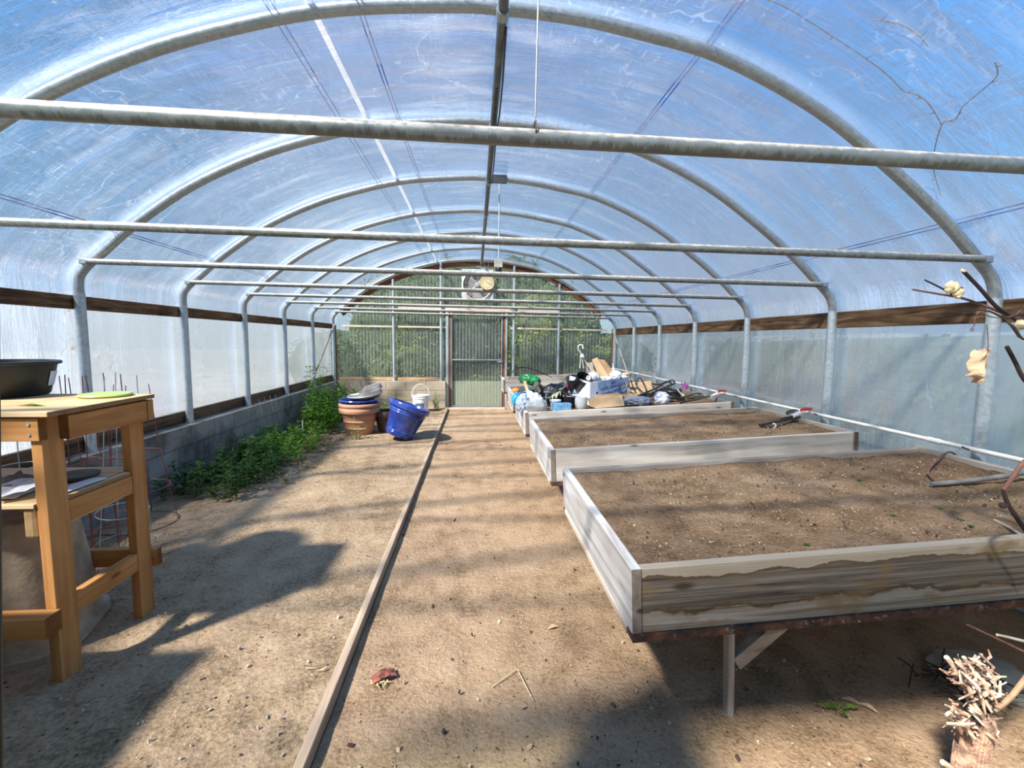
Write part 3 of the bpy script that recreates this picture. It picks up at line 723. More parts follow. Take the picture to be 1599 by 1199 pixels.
BED_E = bed(8.62, 9.36, 'farthest raised bed, against the end wall beside the door', wood('pale_board', GRY, 'x'), .06, chips=60, zt=.70)
def bz(x, dz=0.0): return .69+dz+.052*(x-.53)
def WS(px, py, dz=0.0, lvl=.030):
    """the point of a bed's tilted soil surface seen at photo pixel (px, py), lifted by dz"""
    v = RGT*((px-799.5)/FPX) + DWN*((py-599.5)/FPX) + FWD
    c = .69-lvl+dz-.052*.53
    t = (c-CAMZ)/(v.z-.052*v.x)
    return Vector((0, 0, CAMZ))+v*t

# ------------------------------------------------------------------ front gable behind the viewer, open door, outside planting
YF = -.05
ftop = lambda x: min(2.58, arch_z(x, .02))
struct(corr(-2.86, -.68, -.05, ftop, YF, M_POLY, 'wall_front'), 'corrugated plastic front wall left of the entrance', 'wall')
struct(corr(.66, 2.94, -.05, ftop, YF, M_POLY, 'wall_front.001'), 'corrugated plastic front wall right of the entrance', 'wall')
gb = MB(); gx = [-1.95+3.94*i/40 for i in range(41)]; vs = []  # opaque gable board, unseen, added so the foreground falls in shade
for x in gx:
    for y in (YF-.012, YF+.012): vs += [(x, y, 2.58), (x, y, max(2.60, arch_z(x, .02)))]
fs = []
for i in range(40):
    o = 4*i; fs += [(o, o+4, o+5, o+1), (o+2, o+3, o+7, o+6), (o+1, o+5, o+7, o+3), (o, o+2, o+6, o+4)]
fs += [(0, 1, 3, 2), (160, 162, 163, 161)]
struct(gb.add(vs, fs).build('wall_front.002', wood('gable_ply', [(.20, .13, .07), (.34, .24, .14), (.44, .33, .21)], 'x'), None, False), 'plywood gable board over the entrance, added unseen to shade the foreground', 'wall')
stick('trim_17', (-2.0, YF+.035, 2.56), (2.0, YF+.035, 2.56), .045, .09, wood('red_wood', RED, 'x'), 'header board over the entrance', 'board')
dl = MB().hexa([(-.79, -.01, .02), (-.73, -.01, .02), (-.685, .60, .02), (-.735, .60, .02), (-.60, -.01, 2.02), (-.555, -.01, 2.02), (-.523, .60, 2.02), (-.575, .60, 2.02)])
struct(dl.build('door_2', pm('dark_green_paint', (.010, .017, .014), .5, var=.2), None, False, .004), 'dark green edge of the open entrance door along the left border', 'door')

def crown(b, c, rad, n, L, seed, droop=0.0, gap=.42):
    rnd = random.Random(seed); k = 0
    while k < n:
        p = Vector((rnd.gauss(0, 1), rnd.gauss(0, 1), rnd.gauss(0, 1))).normalized()*rnd.random()**.4
        if mn.noise(p*2.6+Vector((seed, 2, 3))) < -.05-rnd.random()*gap*.4: k += .34; continue
        d = Vector((rnd.gauss(0, 1), rnd.gauss(0, 1), rnd.gauss(0, .7)-droop))
        b.leaf((c[0]+p.x*rad[0], c[1]+p.y*rad[1], c[2]+p.z*rad[2]), d, (rnd.gauss(0, .5), rnd.gauss(0, .5), 1), L*rnd.uniform(.6, 1.3), L*rnd.uniform(.35, .6)); k += 1
    return b
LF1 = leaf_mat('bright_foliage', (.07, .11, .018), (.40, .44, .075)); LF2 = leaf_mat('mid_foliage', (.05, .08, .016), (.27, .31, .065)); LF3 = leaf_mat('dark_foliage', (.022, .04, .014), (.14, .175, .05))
BARK = pm('bark', (.12, .085, .06), .9, bump=.5, scale=14)
TREES = [(-3.4, 11.5, .75, 1.2, .80, LF3, 'dark green shrub seen through the left end of the back wall'), (-1.75, 11.3, 1.42, 1.3, 1.50, LF2, 'mid green bushy tree seen through the plastic left of the end door'),
         (-.5, 11.9, 1.65, 1.35, 1.65, LF3, 'dark tree seen through the upper half of the end door'), (1.0, 12.2, 1.7, 1.35, 1.7, LF2, 'green tree seen between the end door and the fan'),
         (2.0, 11.3, 1.3, 1.2, 1.35, LF1, 'bright yellow green shrub seen through the panels right of the end door'), (3.5, 11.5, .75, 1.2, .82, LF2, 'green shrub seen through the right end of the back wall'),
         (-1.5, 10.75, .62, .95, .62, LF1, 'low bright bush seen through the panel just left of the end door'), (3.2, 10.8, .6, .95, .62, LF1, 'low bright bush seen low behind the right end panels'),
         (.2, 10.9, .22, .7, .32, LF1, 'low grassy bush seen through the bottom of the end door')]
for i, (x, y, h, r, rz, lm, lab) in enumerate(TREES):
    k = 'tree' if h > 1.4 else 'bush'
    e = empty(k, (x, y, -.105), lab, k, 'trees and bushes behind the end wall')
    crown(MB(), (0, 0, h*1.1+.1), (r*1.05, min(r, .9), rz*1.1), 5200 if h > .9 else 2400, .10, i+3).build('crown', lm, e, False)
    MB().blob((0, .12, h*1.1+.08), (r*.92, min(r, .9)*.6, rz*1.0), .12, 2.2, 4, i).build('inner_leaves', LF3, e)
    t_ = MB().tube([(0, 0, 0), (.06, 0, h*.5), (-.05, .05, h*1.3)], [.08, .06, .03], 8)
    for q in range(4):
        a = q*1.7+i; t_.tube([(.04, 0, h*.5), (.5*r*cos(a), .4*r*sin(a), h*1.1)], [.03, .010], 6)
    t_.build('trunk', BARK, e)

# ------------------------------------------------------------------ weeds along the left wall
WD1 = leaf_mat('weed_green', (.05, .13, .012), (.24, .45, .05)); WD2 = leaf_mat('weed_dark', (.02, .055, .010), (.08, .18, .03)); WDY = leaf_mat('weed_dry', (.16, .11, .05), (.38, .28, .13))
STEM = pm('weed_stem', (.13, .22, .05), .7)
def weed(name, label, spots, hmin, hmax, L, mat, seed, lean=.4, nl=16, group='weeds along the left block wall', flowers=0):
    rnd = random.Random(seed); b = MB(); st = MB()
    for x, y in spots:
        h = rnd.uniform(hmin, hmax); a = rnd.random()*6.3; dx, dy = cos(a)*lean*h*rnd.random(), sin(a)*lean*h*rnd.random()
        z0 = .045
        st.tube([(x, y, z0-.02), (x+dx*.4, y+dy*.4, z0+h*.5), (x+dx, y+dy, z0+h)], [.003, .0024, .0012], 4)
        for k in range(nl):
            f = rnd.uniform(.08, 1.0); p = (x+dx*f, y+dy*f, z0+h*f)
            aa = rnd.random()*6.3
            b.leaf(p, (cos(aa), sin(aa), rnd.uniform(-.2, .8)), (0, 0, 1), L*rnd.uniform(.5, 1.2), L*rnd.uniform(.22, .45))
    e = empty(name, (0, 0, 0), label, 'weed', group); c = Vector((sum(p[0] for p in spots)/len(spots), sum(p[1] for p in spots)/len(spots), .045)); e.location = c
    o_ = b.build('leaves', mat, e, False); o_.location = -c; o_['kind'] = 'stuff'
    o_ = st.build('stems', STEM, e); o_.location = -c; o_['kind'] = 'stuff'
    return e
rr = random.Random(5)
def patch(n, x0, x1, y0, y1): return [(rr.uniform(x0, x1) if rr.random() < .6 else x0+(x1-x0)*rr.random()**2, rr.uniform(y0, y1)) for _ in range(n)]
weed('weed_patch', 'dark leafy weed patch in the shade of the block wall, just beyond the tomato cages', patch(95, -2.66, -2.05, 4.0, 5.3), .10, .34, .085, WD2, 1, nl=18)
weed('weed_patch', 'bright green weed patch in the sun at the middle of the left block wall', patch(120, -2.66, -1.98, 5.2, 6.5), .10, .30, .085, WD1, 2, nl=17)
weed('weed_patch', 'tall bushy weed clump beside the terracotta pots', patch(130, -2.52, -2.12, 6.75, 8.5), .22, .62, .10, WD1, 3, nl=20)
weed('tall_weed', 'tallest weed, climbing above the wall ledge at the left rear', [(-2.66+.1*rr.random(), 7.3+.5*rr.random()) for _ in range(14)], .7, 1.0, .09, WD1, 4, .25, 26)
weed('weed_patch', 'weeds growing behind the terracotta pots and the blue pot', patch(50, -1.9, -1.15, 7.3, 8.3), .18, .42, .085, WD1, 6, nl=16)
weed('weed_tuft', 'small weed tuft at the end block wall beside the white bucket', [(-.82+.1*rr.random(), 9.1+.15*rr.random()) for _ in range(9)], .15, .34, .06, WD1, 8, .6, 12)
weed('weed_tuft', 'spindly dry-leaved weed leaning in front of the terracotta pots', [(-1.72+.14*rr.random(), 6.42) for _ in range(7)], .18, .36, .06, leaf_mat('weed_olive', (.10, .13, .04), (.28, .30, .11)), 9, .9, 9)
weed('weed_patch', 'thin fringe of dry yellowish weeds along the edge of the bare dirt', patch(60, -2.2, -1.75, 4.3, 6.6), .03, .09, .05, WDY, 10, .8, 8)
weed('weed_tuft', 'small moss and weed tuft at the foot of the post on the left wall ledge', [(-2.86+.05*rr.random(), 4.72+.07*rr.random()) for _ in range(6)], .54, .62, .035, WD1, 12, .1, 4)
e = tag(MB().tube([(-2.42, 6.55, .03), (-2.42, 6.55, .30)], .012, 8).build('pale_stake', pm('pale_green_stake', (.55, .66, .50), .6)), 'short pale green stake standing in the weeds beside the terracotta pots', 'stake')
# wire mesh leaning on the wall
e = empty('wire_mesh', (-2.74, 6.2, .05), 'bent wire mesh piece leaning on the left block wall in front of the tall weed', 'wire mesh')
wm = pm('mesh_wire', (.42, .40, .37), .5, .4)
for k in range(4): MB().tube([(.12, k*.16-.24, .0), (-.01, k*.16-.2, .62)], .003, 5).build('upright_wire', wm, e)
for k in range(4): MB().tube([(.11-.13*(k+1)/4.4, -.24+.03*k, .14*(k+1)), (.11-.13*(k+1)/4.4, .26+.03*k, .14*(k+1))], .0025, 5).build('cross_wire', wm, e)
# rubble edge of dry leaves on the dirt
b = MB()
for _ in range(420):
    y = rr.uniform(4.2, 7.2); x = -1.95+.25*rr.gauss(0, 1)+.22*(y-5.5)*(.5)
    if x < -2.7 or x > -.75: continue
    b.leaf((x, y, .055), (rr.gauss(0, 1), rr.gauss(0, 1), .15), (0, 0, 1), rr.uniform(.015, .045), rr.uniform(.008, .02))
tag(b.build('leaf_litter', leaf_mat('litter', (.07, .045, .025), (.36, .24, .13), .1), None, False), 'dry leaf litter on the dirt along the weeds and pots', 'leaf litter', kind='stuff')

# ------------------------------------------------------------------ potting bench
BX = -2.74
e = empty('potting_bench', (-2.2, 2.13, .05), 'honey coloured wooden potting bench with black tub on top, at the left edge', 'potting bench')
def part(mb, name, mat, par=None, bev=.003):
    o = mb.build(name, mat, par or e, False, bev)
    if (par or e) is e:
        o.location = -Vector(e.location)
    return o
part(MB().box((BX, 1.845, 1.146), (-1.618, 2.43, 1.166)), 'bench_top', wood('bench_ply', [(.42, .24, .10), (.60, .40, .20), (.70, .50, .28)], 'x'))
part(MB().box((BX, 1.858, 1.050), (-1.665, 1.895, 1.139)), 'front_apron', honey('x'))
part(MB().box((BX, 2.37, 1.045), (-1.665, 2.408, 1.139)), 'back_apron', honey('x'))
part(MB().box((-1.664, 1.945, 1.040), (-1.628, 2.385, 1.137)), 'side_apron', honey('y'))
part(MB().box((-1.664, 2.386, 1.040), (-1.622, 2.424, 1.139)), 'corner_block', honey('z'))
sc_ = MB()
for z in (1.075, 1.115): sc_.lathe([(0, 0), (.006, 0), (.006, .002), (0, .002)], 10, Matrix.Translation((-1.70, 1.857, z)) @ R90)
o = sc_.build('screw', M_GALV, e); o.location = -Vector(e.location)
for y0, y1 in ((1.87, 1.965), (2.315, 2.408)):
    part(MB().box((-1.708, y0, .03), (-1.667, y1, 1.145)), 'leg', honey('z'))
    part(MB().box((BX, y0, .03), (BX+.04, y1, 1.145)), 'leg', honey('z'))
part(MB().box((-1.704, 1.966, .690), (-1.669, 2.314, .778)), 'middle_rail', honey('y'))
part(MB().box((-1.704, 1.966, .292), (-1.669, 2.314, .380)), 'lower_rail', honey('y'))
part(MB().box((BX, 1.862, .781), (-1.71, 2.40, .799)), 'shelf', wood('bench_ply', PAL, 'x'))
part(MB().box((-1.703, 1.975, .781), (-1.671, 2.31, .799)), 'shelf_end', wood('bench_ply', PAL, 'x'))
part(MB().box((-1.762, 1.872, .660), (-1.722, 2.40, .779)), 'shelf_joist', wood('joist_wood', [(.58, .38, .18), (.74, .54, .30), (.82, .64, .40)], 'y'), bev=.008)
part(MB().box((BX, 1.795, .285), (-1.648, 1.868, .368)), 'front_brace', honey('x'))
part(MB().box((BX, 2.411, .265), (-1.645, 2.450, .358)), 'back_brace', honey('x'))
# black tub on the bench
TC = Vector((-2.28, 2.33, 1.166))
e = empty('plastic_tub', TC, 'round black plastic tub with a flared rim, standing on the potting bench', 'tub')
MB().lathe([(.0, .001), (.195, .001), (.202, .010), (.232, .146), (.232, .150), (.247, .150), (.251, .157), (.247, .165), (.222, .165), (.219, .15), (.188, .02), (.0, .02)], 56).build('body', M_BLACK, e, ang=.5)
def lab(u, v):
    a = .25+.45*u; z = .045+.07*v; q = .2045+.030*(z-.010)/.136
    return (q*cos(a), q*sin(a), z)
MB().slab(6, 3, lab, (.001, 0, 0)).build('label_sticker', pm('label_white', (.72, .78, .85), .5), e)
# lid on bench
tag(MB().lathe([(0, 0), (.098, 0), (.105, .006), (.10, .012), (.0, .010)], 32).build('green_lid', pm('lime_green', (.42, .55, .14), .4, var=.06), None, loc=None), 'flat lime green round lid lying on the potting bench top', 'plate').location = (-1.775, 2.33, 1.168)
b = MB().leaf((-1.85, 1.98, 1.170), (1, .35, .02), (0, 0, 1), .10, .02)
tag(b.build('green_leaf', WD1, None, False), 'small green leaf lying on the potting bench in front of the black tub', 'leaf')
# things on the shelf
PAP = pm('paper', (.74, .75, .78), .7, var=.04)
def sheet(name, c, w, l, rz, mat, label, cat, z=.802, crumple=.012, tilt=0, grp=None):
    def f(u, v):
        x = (u-.5)*w; y = (v-.5)*l; p = Vector((x*cos(rz)-y*sin(rz), x*sin(rz)+y*cos(rz), 0))
        return p+Vector((0, 0, .006+tilt*(u)+abs(mn.noise(Vector((x*14, y*14, c[0]*9))))*crumple))
    o = MB().slab(14, 14, f, .0015).build(name, mat, None, True); o.location = (c[0], c[1], z); return tag(o, label, cat, grp)
sheet('paper_sheet', (-1.86, 1.99), .15, .20, .7, PAP, 'crumpled white paper lying on top of the papers on the bench shelf', 'paper', .812, .03, .03)
sheet('paper_sheet', (-1.95, 1.97), .22, .15, .2, PAP, 'flat white paper at the left front of the bench shelf', 'paper', .80)
sheet('gray_cloth', (-2.02, 2.12), .22, .18, -.3, pm('grey_cloth', (.20, .18, .17), .9), 'dark grey cloth behind the papers on the bench shelf', 'cloth', .80, .06)
sheet('paper_sheet', (-1.725, 2.06), .07, .26, -.05, PAP, 'folded white sheet on the shelf between the two bench legs', 'paper', .80, .006)
tag(MB().lathe([(0, 0), (.07, 0), (.085, .012), (.088, .022), (.07, .024), (0, .018)], 28).build('brown_saucer', pm('dark_saucer', (.075, .055, .04), .7, bump=.3)), 'dark brown saucer on the shelf between the two bench legs', 'saucer').location = (-1.83, 2.2, .80)
# tapered container below the shelf
e = empty('tapered_planter', (-2.12, 2.19, .045), 'grey tan upturned planter box under the bench shelf', 'planter')
Rz = Matrix.Rotation(.30, 4, 'Z')
MB().lathe([(.0, .61), (.185, .61), (.195, .60), (.265, .03), (.285, .03), (.285, .0), (.25, .0), (.0, .06)], 40, Rz, 4).build('shell', pm('tan_planter', (.40, .31, .21), .85, bump=.3, scale=12, var=.1), e, ang=.5)
o = MB().slab(10, 16, lambda u, v: (-2.37+.16*u-.05*v*u+.012*mn.noise(Vector((u*5, v*9, 0))), 1.86-.01*v, .12+.37*v+.02*mn.noise(Vector((u*9, 2, 0)))), (0, .004, 0)).build('torn_paper_sack', pm('sack_paper', (.66, .66, .68), .8, var=.05))
tag(o, 'torn white paper sack standing under the bench at the left edge', 'paper sack')

# tomato cages
RW = pm('red_wire', (.22, .055, .045), .5, .2); GW = pm('galvanised_wire', (.50, .49, .46), .45, .4)
def cage(x, y, rings, top, mat, label, lean=(0, 0), legs=4, a0=.3):
    e = empty('tomato_cage', (x, y, .055), label, 'tomato cage', 'wire tomato cages behind the bench'); e.rotation_euler = (lean[0], lean[1], a0)
    z1, r1 = rings[-1]; z0, r0 = rings[0]
    for r, z in [(r, z) for z, r in rings]:
        MB().tube([(r*cos(2*pi*k/28), r*sin(2*pi*k/28), z) for k in range(28)], .0028, 6, True).build('ring', mat, e)
    for k in range(legs):
        a = 2*pi*k/legs; rt = max(.012, r1-(r0-r1)*(top-z1)/(z1-z0)*.55)
        MB().tube([(r0*cos(a), r0*sin(a), z0), (r1*cos(a), r1*sin(a), z1), (rt*cos(a), rt*sin(a), top)], .0028, 6).build('wire_leg', mat, e)
    return e
cage(-2.50, 3.52, [(.004, .235), (.28, .195), (.54, .148)], 1.05, RW, 'red wire tomato cage standing farthest right, beyond the far bench leg')
CB = cage(-2.27, 2.90, [(.004, .175), (.27, .16), (.62, .145)], 1.17, RW, 'dark red wire tomato cage seen between the two bench legs')
cage(-2.36, 3.16, [(.004, .16), (.24, .14), (.50, .12)], 1.16, GW, 'galvanised wire tomato cage behind the far bench leg, leaning', (.08, .06), 3)
cage(-2.60, 2.78, [(.004, .14), (.33, .12), (.65, .10)], 1.10, GW, 'galvanised wire tomato cage seen left of the near bench leg', (0, 0), 3)
cage(-2.56, 3.12, [(.004, .18), (.30, .15), (.58, .13)], 1.14, RW, 'red wire tomato cage close to the block wall behind the bench', (.0, -.04), 4, .9)
MB().box((.150, -.02, .27), (.175, .015, .315)).build('white_tag', M_WHITE, CB, False, .004)

# ------------------------------------------------------------------ pots at the back left
def pot(name, c, prof, mat, label, cat='pot', rot=None, rim=None, seg=48):
    e = empty(name, c, label, cat)
    if rot: e.rotation_euler = rot
    MB().lathe(prof, seg).build('body', mat, e, ang=.9)
    return e
TER = pm('terracotta', (.46, .235, .14), .8, var=.10, scale=5, col2=(.40, .21, .13)); 
def pot_prof(r0, r1, h, lip=.03, t=.02, bands=()):
    p = [(0, 0), (r0, 0), (r0+.004, .01)]
    def R_(z): return r0+(r1-r0)*(z/h)**.9
    for z in bands:
        p += [(R_(z)-.0, z-.012), (R_(z)+.009, z-.006), (R_(z)+.009, z+.006), (R_(z+.012), z+.012)]
    p += [(R_(h-.085), h-.085), (r1+lip*.7, h-.075), (r1+lip, h-.05), (r1+lip, h-.02), (r1+lip*.6, h), (r1-t*.6, h), (r1-t, h-.03), (r0-.01, .03), (0, .03)]
    return p
POT1 = pot('terracotta_pot', (-1.715, 6.88, .045), pot_prof(.185, .262, .40, .034, .02, (.10, .20, .29)), TER, 'outer terracotta pot of the nested stack, standing on the dirt')
pot('terracotta_pot', (-1.71, 6.885, .135), [(0, 0), (.165, 0), (.228, .25), (.232, .315), (.29, .318), (.302, .335), (.302, .362), (.29, .372), (.262, .372), (.255, .33), (.19, .03), (0, .03)], TER, 'inner terracotta pot nested in the outer one, only its rim showing')
BLU = NT('blue_glaze'); v_ = BLU.obj(); 
BLU = BLU.done(BLU.bsdf(Base_Color=BLU.ramp(BLU.noise(v_, 5, 6, .65), [(.3, (.008, .016, .10)), (.5, (.018, .045, .27)), (.68, (.06, .10, .33))]), Roughness=.16, Coat_Weight=.4, Coat_Roughness=.08))
pot('blue_pot', (-1.72, 6.88, .205), [(0, 0), (.14, 0), (.205, .22), (.232, .318), (.285, .325), (.292, .345), (.285, .356), (.262, .352), (.20, .2), (.12, .02), (0, .02)], BLU, 'blue glazed pot nested inside the terracotta stack, only its rim showing')
# saucers heaped on the stack
TRY = pm('dusty_tray', (.27, .245, .225), .7, var=.12, scale=6); TRD = pm('dark_tray', (.05, .045, .045), .5)
def tray(c, rot, r, h, mat, label):
    o = MB().lathe([(0, 0), (r*.82, 0), (r*.86, .004), (r, h), (r+.006, h), (r+.006, h+.006), (r-.006, h+.006), (r*.82, .012), (0, .012)], 40).build('plant_saucer', mat)
    o.location = c; o.rotation_euler = rot; return tag(o, label, 'saucer', 'plant saucers heaped on the pot stack')
tray((-1.635, 6.90, .562), (radians(4), radians(-7), 0), .225, .03, TRD, 'black plant saucer lying lowest on the terracotta pot stack')
tray((-1.675, 6.86, .597), (radians(5), radians(-3), 0), .20, .018, pm('pale_tray', (.50, .47, .44), .6), 'pale grey plant saucer lying above the black one on the pot stack')
def sq_tray(c, rot, w, l, h, mat, label):
    e = empty('plant_tray', c, label, 'tray'); e.rotation_euler = rot
    M4 = Matrix.Diagonal((w, l, 1, 1))
    MB().lathe([(0, 0), (.92, 0), (1.0, h-.004), (1.05, h-.004), (1.05, h), (.97, h), (.90, .008), (0, .008)], 36, M4, 6).build('shell', mat, e, ang=.6)
    for k in (-1, 0, 1): MB().box((k*w*.45-.008, -l*.7, -.004), (k*w*.45+.008, l*.7, .0)).build('rib', mat, e, False, .002)
    return e
sq_tray((-1.57, 6.90, .685), (radians(-172), radians(-14), .25), .165, .13, .06, TRY, 'upturned grey brown tray on top of the pot stack')
sq_tray((-1.55, 6.93, .745), (radians(-172), radians(-18), .15), .14, .12, .06, TRY, 'second upturned grey tray, topmost on the pot stack')
# brown pot
pot('brown_pot', (-1.36, 7.0, .04), pot_prof(.095, .175, .33, .018, .014, (.19,)), pm('brown_glaze', (.095, .06, .05), .45, var=.25, scale=5), 'dark brown round pot half hidden behind the tilted blue pot')
# tilted blue pot
e = pot('blue_pot', (-1.145, 6.62, .05), pot_prof(.185, .278, .47, .024, .024, (.05, .075, .33, .36)), BLU, 'large shiny blue glazed pot tipped to the right beside the curb plank', rot=(radians(-7), radians(21), 0))
e.location = (-1.075, 6.42, .10)
# white bucket
e = empty('white_bucket', (-1.06, 8.95, .045), 'white plastic bucket with raised wire handle in front of the end block wall', 'bucket')
MB().lathe([(0, 0), (.135, 0), (.14, .01), (.158, .26), (.166, .262), (.166, .275), (.160, .278), (.160, .30), (.168, .302), (.168, .325), (.155, .325), (.148, .28), (.13, .02), (0, .02)], 36).build('body', M_WHITE, e, ang=.7)
MB().tube([(.172*cos(a), .02*sin(a), .30+.235*sin(a)) for a in [pi*k/20 for k in range(21)]], .006, 8).build('handle', pm('handle_wire', (.7, .7, .68), .4), e)
MB().lathe([(0, .30), (.15, .302), (.152, .31), (0, .315)], 30).build('contents', pm('bucket_stuff', (.60, .60, .58), .8, scale=30, var=.2, bump=1), e)
def bl2(u, v):
    a = radians(-92)+radians(65)*(u-.5); z = .07+.11*v; r = .1385+.02*z/.26+.0025
    return (r*cos(a), r*sin(a), z)
MB().slab(8, 2, bl2, (0, .001, 0)).build('printed_label', pm('label_dark', (.10, .14, .25), .6), e)

# ------------------------------------------------------------------ clutter in the third and fourth beds
def stand(px, py_base, y): 
    p = W(px, py_base, y); return p
def blob_thing(name, px, py, y, rad, mat, label, cat, amp=.3, freq=2.4, seed=1, sub=4, zoff=0, group=None, rot=None, zb=None):
    p = W(px, py, y)
    if zb is not None: p.z = zb+rad[2]*.8
    o = MB().blob((0, 0, 0), rad, amp, freq, sub, seed, rot, rad[2]*.8).build(name, mat, None, True, ang=2.2)
    o.location = p; return tag(o, label, cat, group)
SOILC = lambda x: bz(x, -.045)
GBAG = pm('green_bag', (.02, .20, .06), .3, var=.3, scale=8, col2=(.01, .05, .02)); BBAG = pm('blue_bag', (.015, .10, .28), .3, var=.3, scale=8, col2=(.01, .02, .06))
blob_thing('green_bag', 827, 594, 5.85, (.125, .09, .075), GBAG, 'crumpled shiny green plastic bag on top of the dark blue bag', 'bag', .35, 2.2, 2, rot=Matrix.Rotation(.2, 4, 'Y'))
blob_thing('blue_bag', 828, 606, 5.80, (.13, .10, .09), BBAG, 'dark blue plastic bag under the green bag', 'bag', .35, 2.0, 5, zb=SOILC(.7))
tag(MB().beam(W(819, 595, 5.3), W(831, 634, 5.25), .035, .012, (0, 1, 0)).build('wooden_stake', wood('new_stick', [(.5, .33, .17), (.66, .47, .28), (.74, .57, .37)], 'z'), None, False, .003), 'pale wooden stake leaning against the green bag', 'stake')
WBAG = clear_plastic('white_film_bag', (.86, .86, .87), .95, .3)
blob_thing('white_bag', 831, 617, 5.22, (.115, .10, .11), WBAG, 'crumpled translucent white plastic bag beside the wooden stake', 'bag', .38, 2.6, 3, zb=SOILC(.7))
blob_thing('pale_blue_bag', 817, 622, 5.02, (.07, .08, .10), clear_plastic('pale_blue_film', (.66, .76, .90), .85, .25), 'pale bluish plastic bag left of the clear food box', 'bag', .35, 2.8, 6, zb=bz(.55, -.02))
blob_thing('sky_blue_bag', 806, 624, 5.10, (.045, .06, .075), pm('sky_blue', (.03, .40, .68), .35, var=.2), 'bright sky blue plastic bag hanging over the side board of the third bed', 'bag', .3, 2.5, 8)
blob_thing('orange_wrapper', 805, 610, 5.6, (.045, .03, .03), pm('orange', (.80, .26, .07), .6), 'small orange wrapper behind the white bag', 'wrapper', .3, 2.5, 9)
# clear clamshell with brown litter
c_ = W(835, 640, 4.92); c_.z = bz(.65, -.04)
e = empty('clear_food_box', c_, 'clear plastic food box with brown crumbs, at the front left corner of the third bed', 'food box')
MB().lathe([(0, 0), (.85, 0), (1.0, .085), (1.04, .09), (.9, .15), (0, .16)], 40, Matrix.Diagonal((.105, .07, 1, 1)), 4).build('shell', clear_plastic('clamshell', (.80, .84, .82), .34, .08), e, ang=.6)
MB().blob((0, 0, .03), (.085, .05, .03), .2, 4, 3, 4).build('crumbs', pm('crumbs', (.20, .10, .05), .9, scale=40, var=.3), e)
blob_thing('clear_bag', 848, 628, 4.98, (.045, .05, .075), clear_plastic('clear_film', (.75, .82, .80), .5, .1), 'clear plastic bag right of the food box', 'bag', .3, 2.6, 11, zb=bz(.75, -.04))
# trowel
a, b2 = W(852, 643, 5.0), W(852.5, 626, 5.02)
e = empty('hand_tool', a, 'small hand tool with pale wooden handle standing upright in the third bed', 'tool')
MB().tube([Vector((0, 0, .0)), b2-a], [.010, .012], 10).build('handle', wood('new_stick', PAL, 'z'), e)
MB().tube([b2-a, W(853, 611, 5.04)-a], .004, 8).build('shaft', M_GALV, e)
MB().beam(W(849, 612, 5.04)-a, W(857, 611, 5.04)-a, .012, .02).build('head', M_GALV, e, False, .003)
# dark cloth / tarp and black bag
def drape(name, pts, y0, y1, mat, label, cat, th=.006, amp=.02, seed=0):
    """a fold of sheet material: ridge line through pts (px,py), spread in depth"""
    R_ = cat_rom([W(px, py, y0) for px, py in pts], 5); n = len(R_)-1
    def f(u, v):
        p = R_[min(n, int(round(u*n)))].copy(); p.y += (y1-y0)*v; p.z += amp*mn.noise(Vector((u*6, v*5, seed)))-.05*abs(v-.5)*2*abs(sin(u*7+seed))
        return p
    return tag(MB().slab(n, 8, f, th).build(name, mat, None, True), label, cat)
OLV = pm('olive_cloth', (.085, .085, .06), .75, var=.3, scale=7, col2=(.012, .012, .012))
drape('olive_tarp', [(836, 607), (842, 600), (850, 604), (858, 609), (868, 606), (878, 601), (886, 600)], 5.35, 5.75, OLV, 'folded olive and black tarp draped across the middle of the clutter', 'tarp', .008, .05, 2)
blob_thing('black_bag', 866, 622, 5.45, (.17, .12, .14), M_BLACK, 'large black plastic bag under the olive tarp', 'bag', .22, 1.8, 12, zb=bz(.95, -.04))
drape('green_cloth', [(862, 617), (868, 615), (876, 610)], 5.28, 5.34, pm('sage_cloth', (.30, .32, .22), .8), 'small sage green cloth fold lying on the black bag', 'cloth', .006, .02, 4)
blob_thing('magenta_wrapper', 884, 606, 5.5, (.03, .03, .055), pm('magenta', (.24, .02, .09), .5), 'magenta wrapper between the tarp and the produce box', 'wrapper', .3, 2.5, 13)
# white tub with red patch
p = W(867, 641, 5.13); p.z = bz(p.x, -.04)
e = empty('white_tub', p, 'white plastic tub with a red patch behind the blue carton', 'tub')
MB().lathe([(0, 0), (.05, 0), (.06, .095), (.066, .096), (.066, .112), (.058, .112), (.05, .012), (0, .012)], 28).build('body', M_WHITE, e)
MB().lathe([(0, .095), (.056, .097), (0, .099)], 24).build('contents', pm('pinkish', (.6, .45, .42), .8), e)
MB().slab(5, 2, lambda u, v: ((.057+.004*v)*cos(-1.1+.8*u), (.057+.004*v)*sin(-1.1+.8*u), .05+.04*v), (0, .001, 0)).build('red_patch', pm('red_print', (.45, .03, .06), .5), e)
# blue carton
p = W(877, 641, 5.0); p.z = bz(p.x, -.035)
e = empty('blue_carton', p, 'light blue patterned carton at the front edge of the third bed', 'carton')
Rb = Matrix.Rotation(.22, 4, 'Z')
MB().box((-.10, -.045, 0), (.10, .045, .085), Rb).build('box', pm('carton_blue', (.22, .50, .74), .6, var=.15, scale=22, col2=(.07, .26, .55)), e, False, .004)
MB().box((.035, -.0465, .004), (.039, -.0455, .082), Rb).build('seam', M_WHITE, e, False)
MB().box((-.102, -.0465, .064), (.10, -.0455, .07), Rb).build('stripe', pm('pale_print', (.72, .82, .88), .6), e, False)
MB().box((-.17, -.05, .0), (-.102, -.045, .05), Rb @ Matrix.Rotation(-.35, 4, 'Y')).build('open_flap', pm('flap_blue', (.25, .52, .74), .6), e, False)
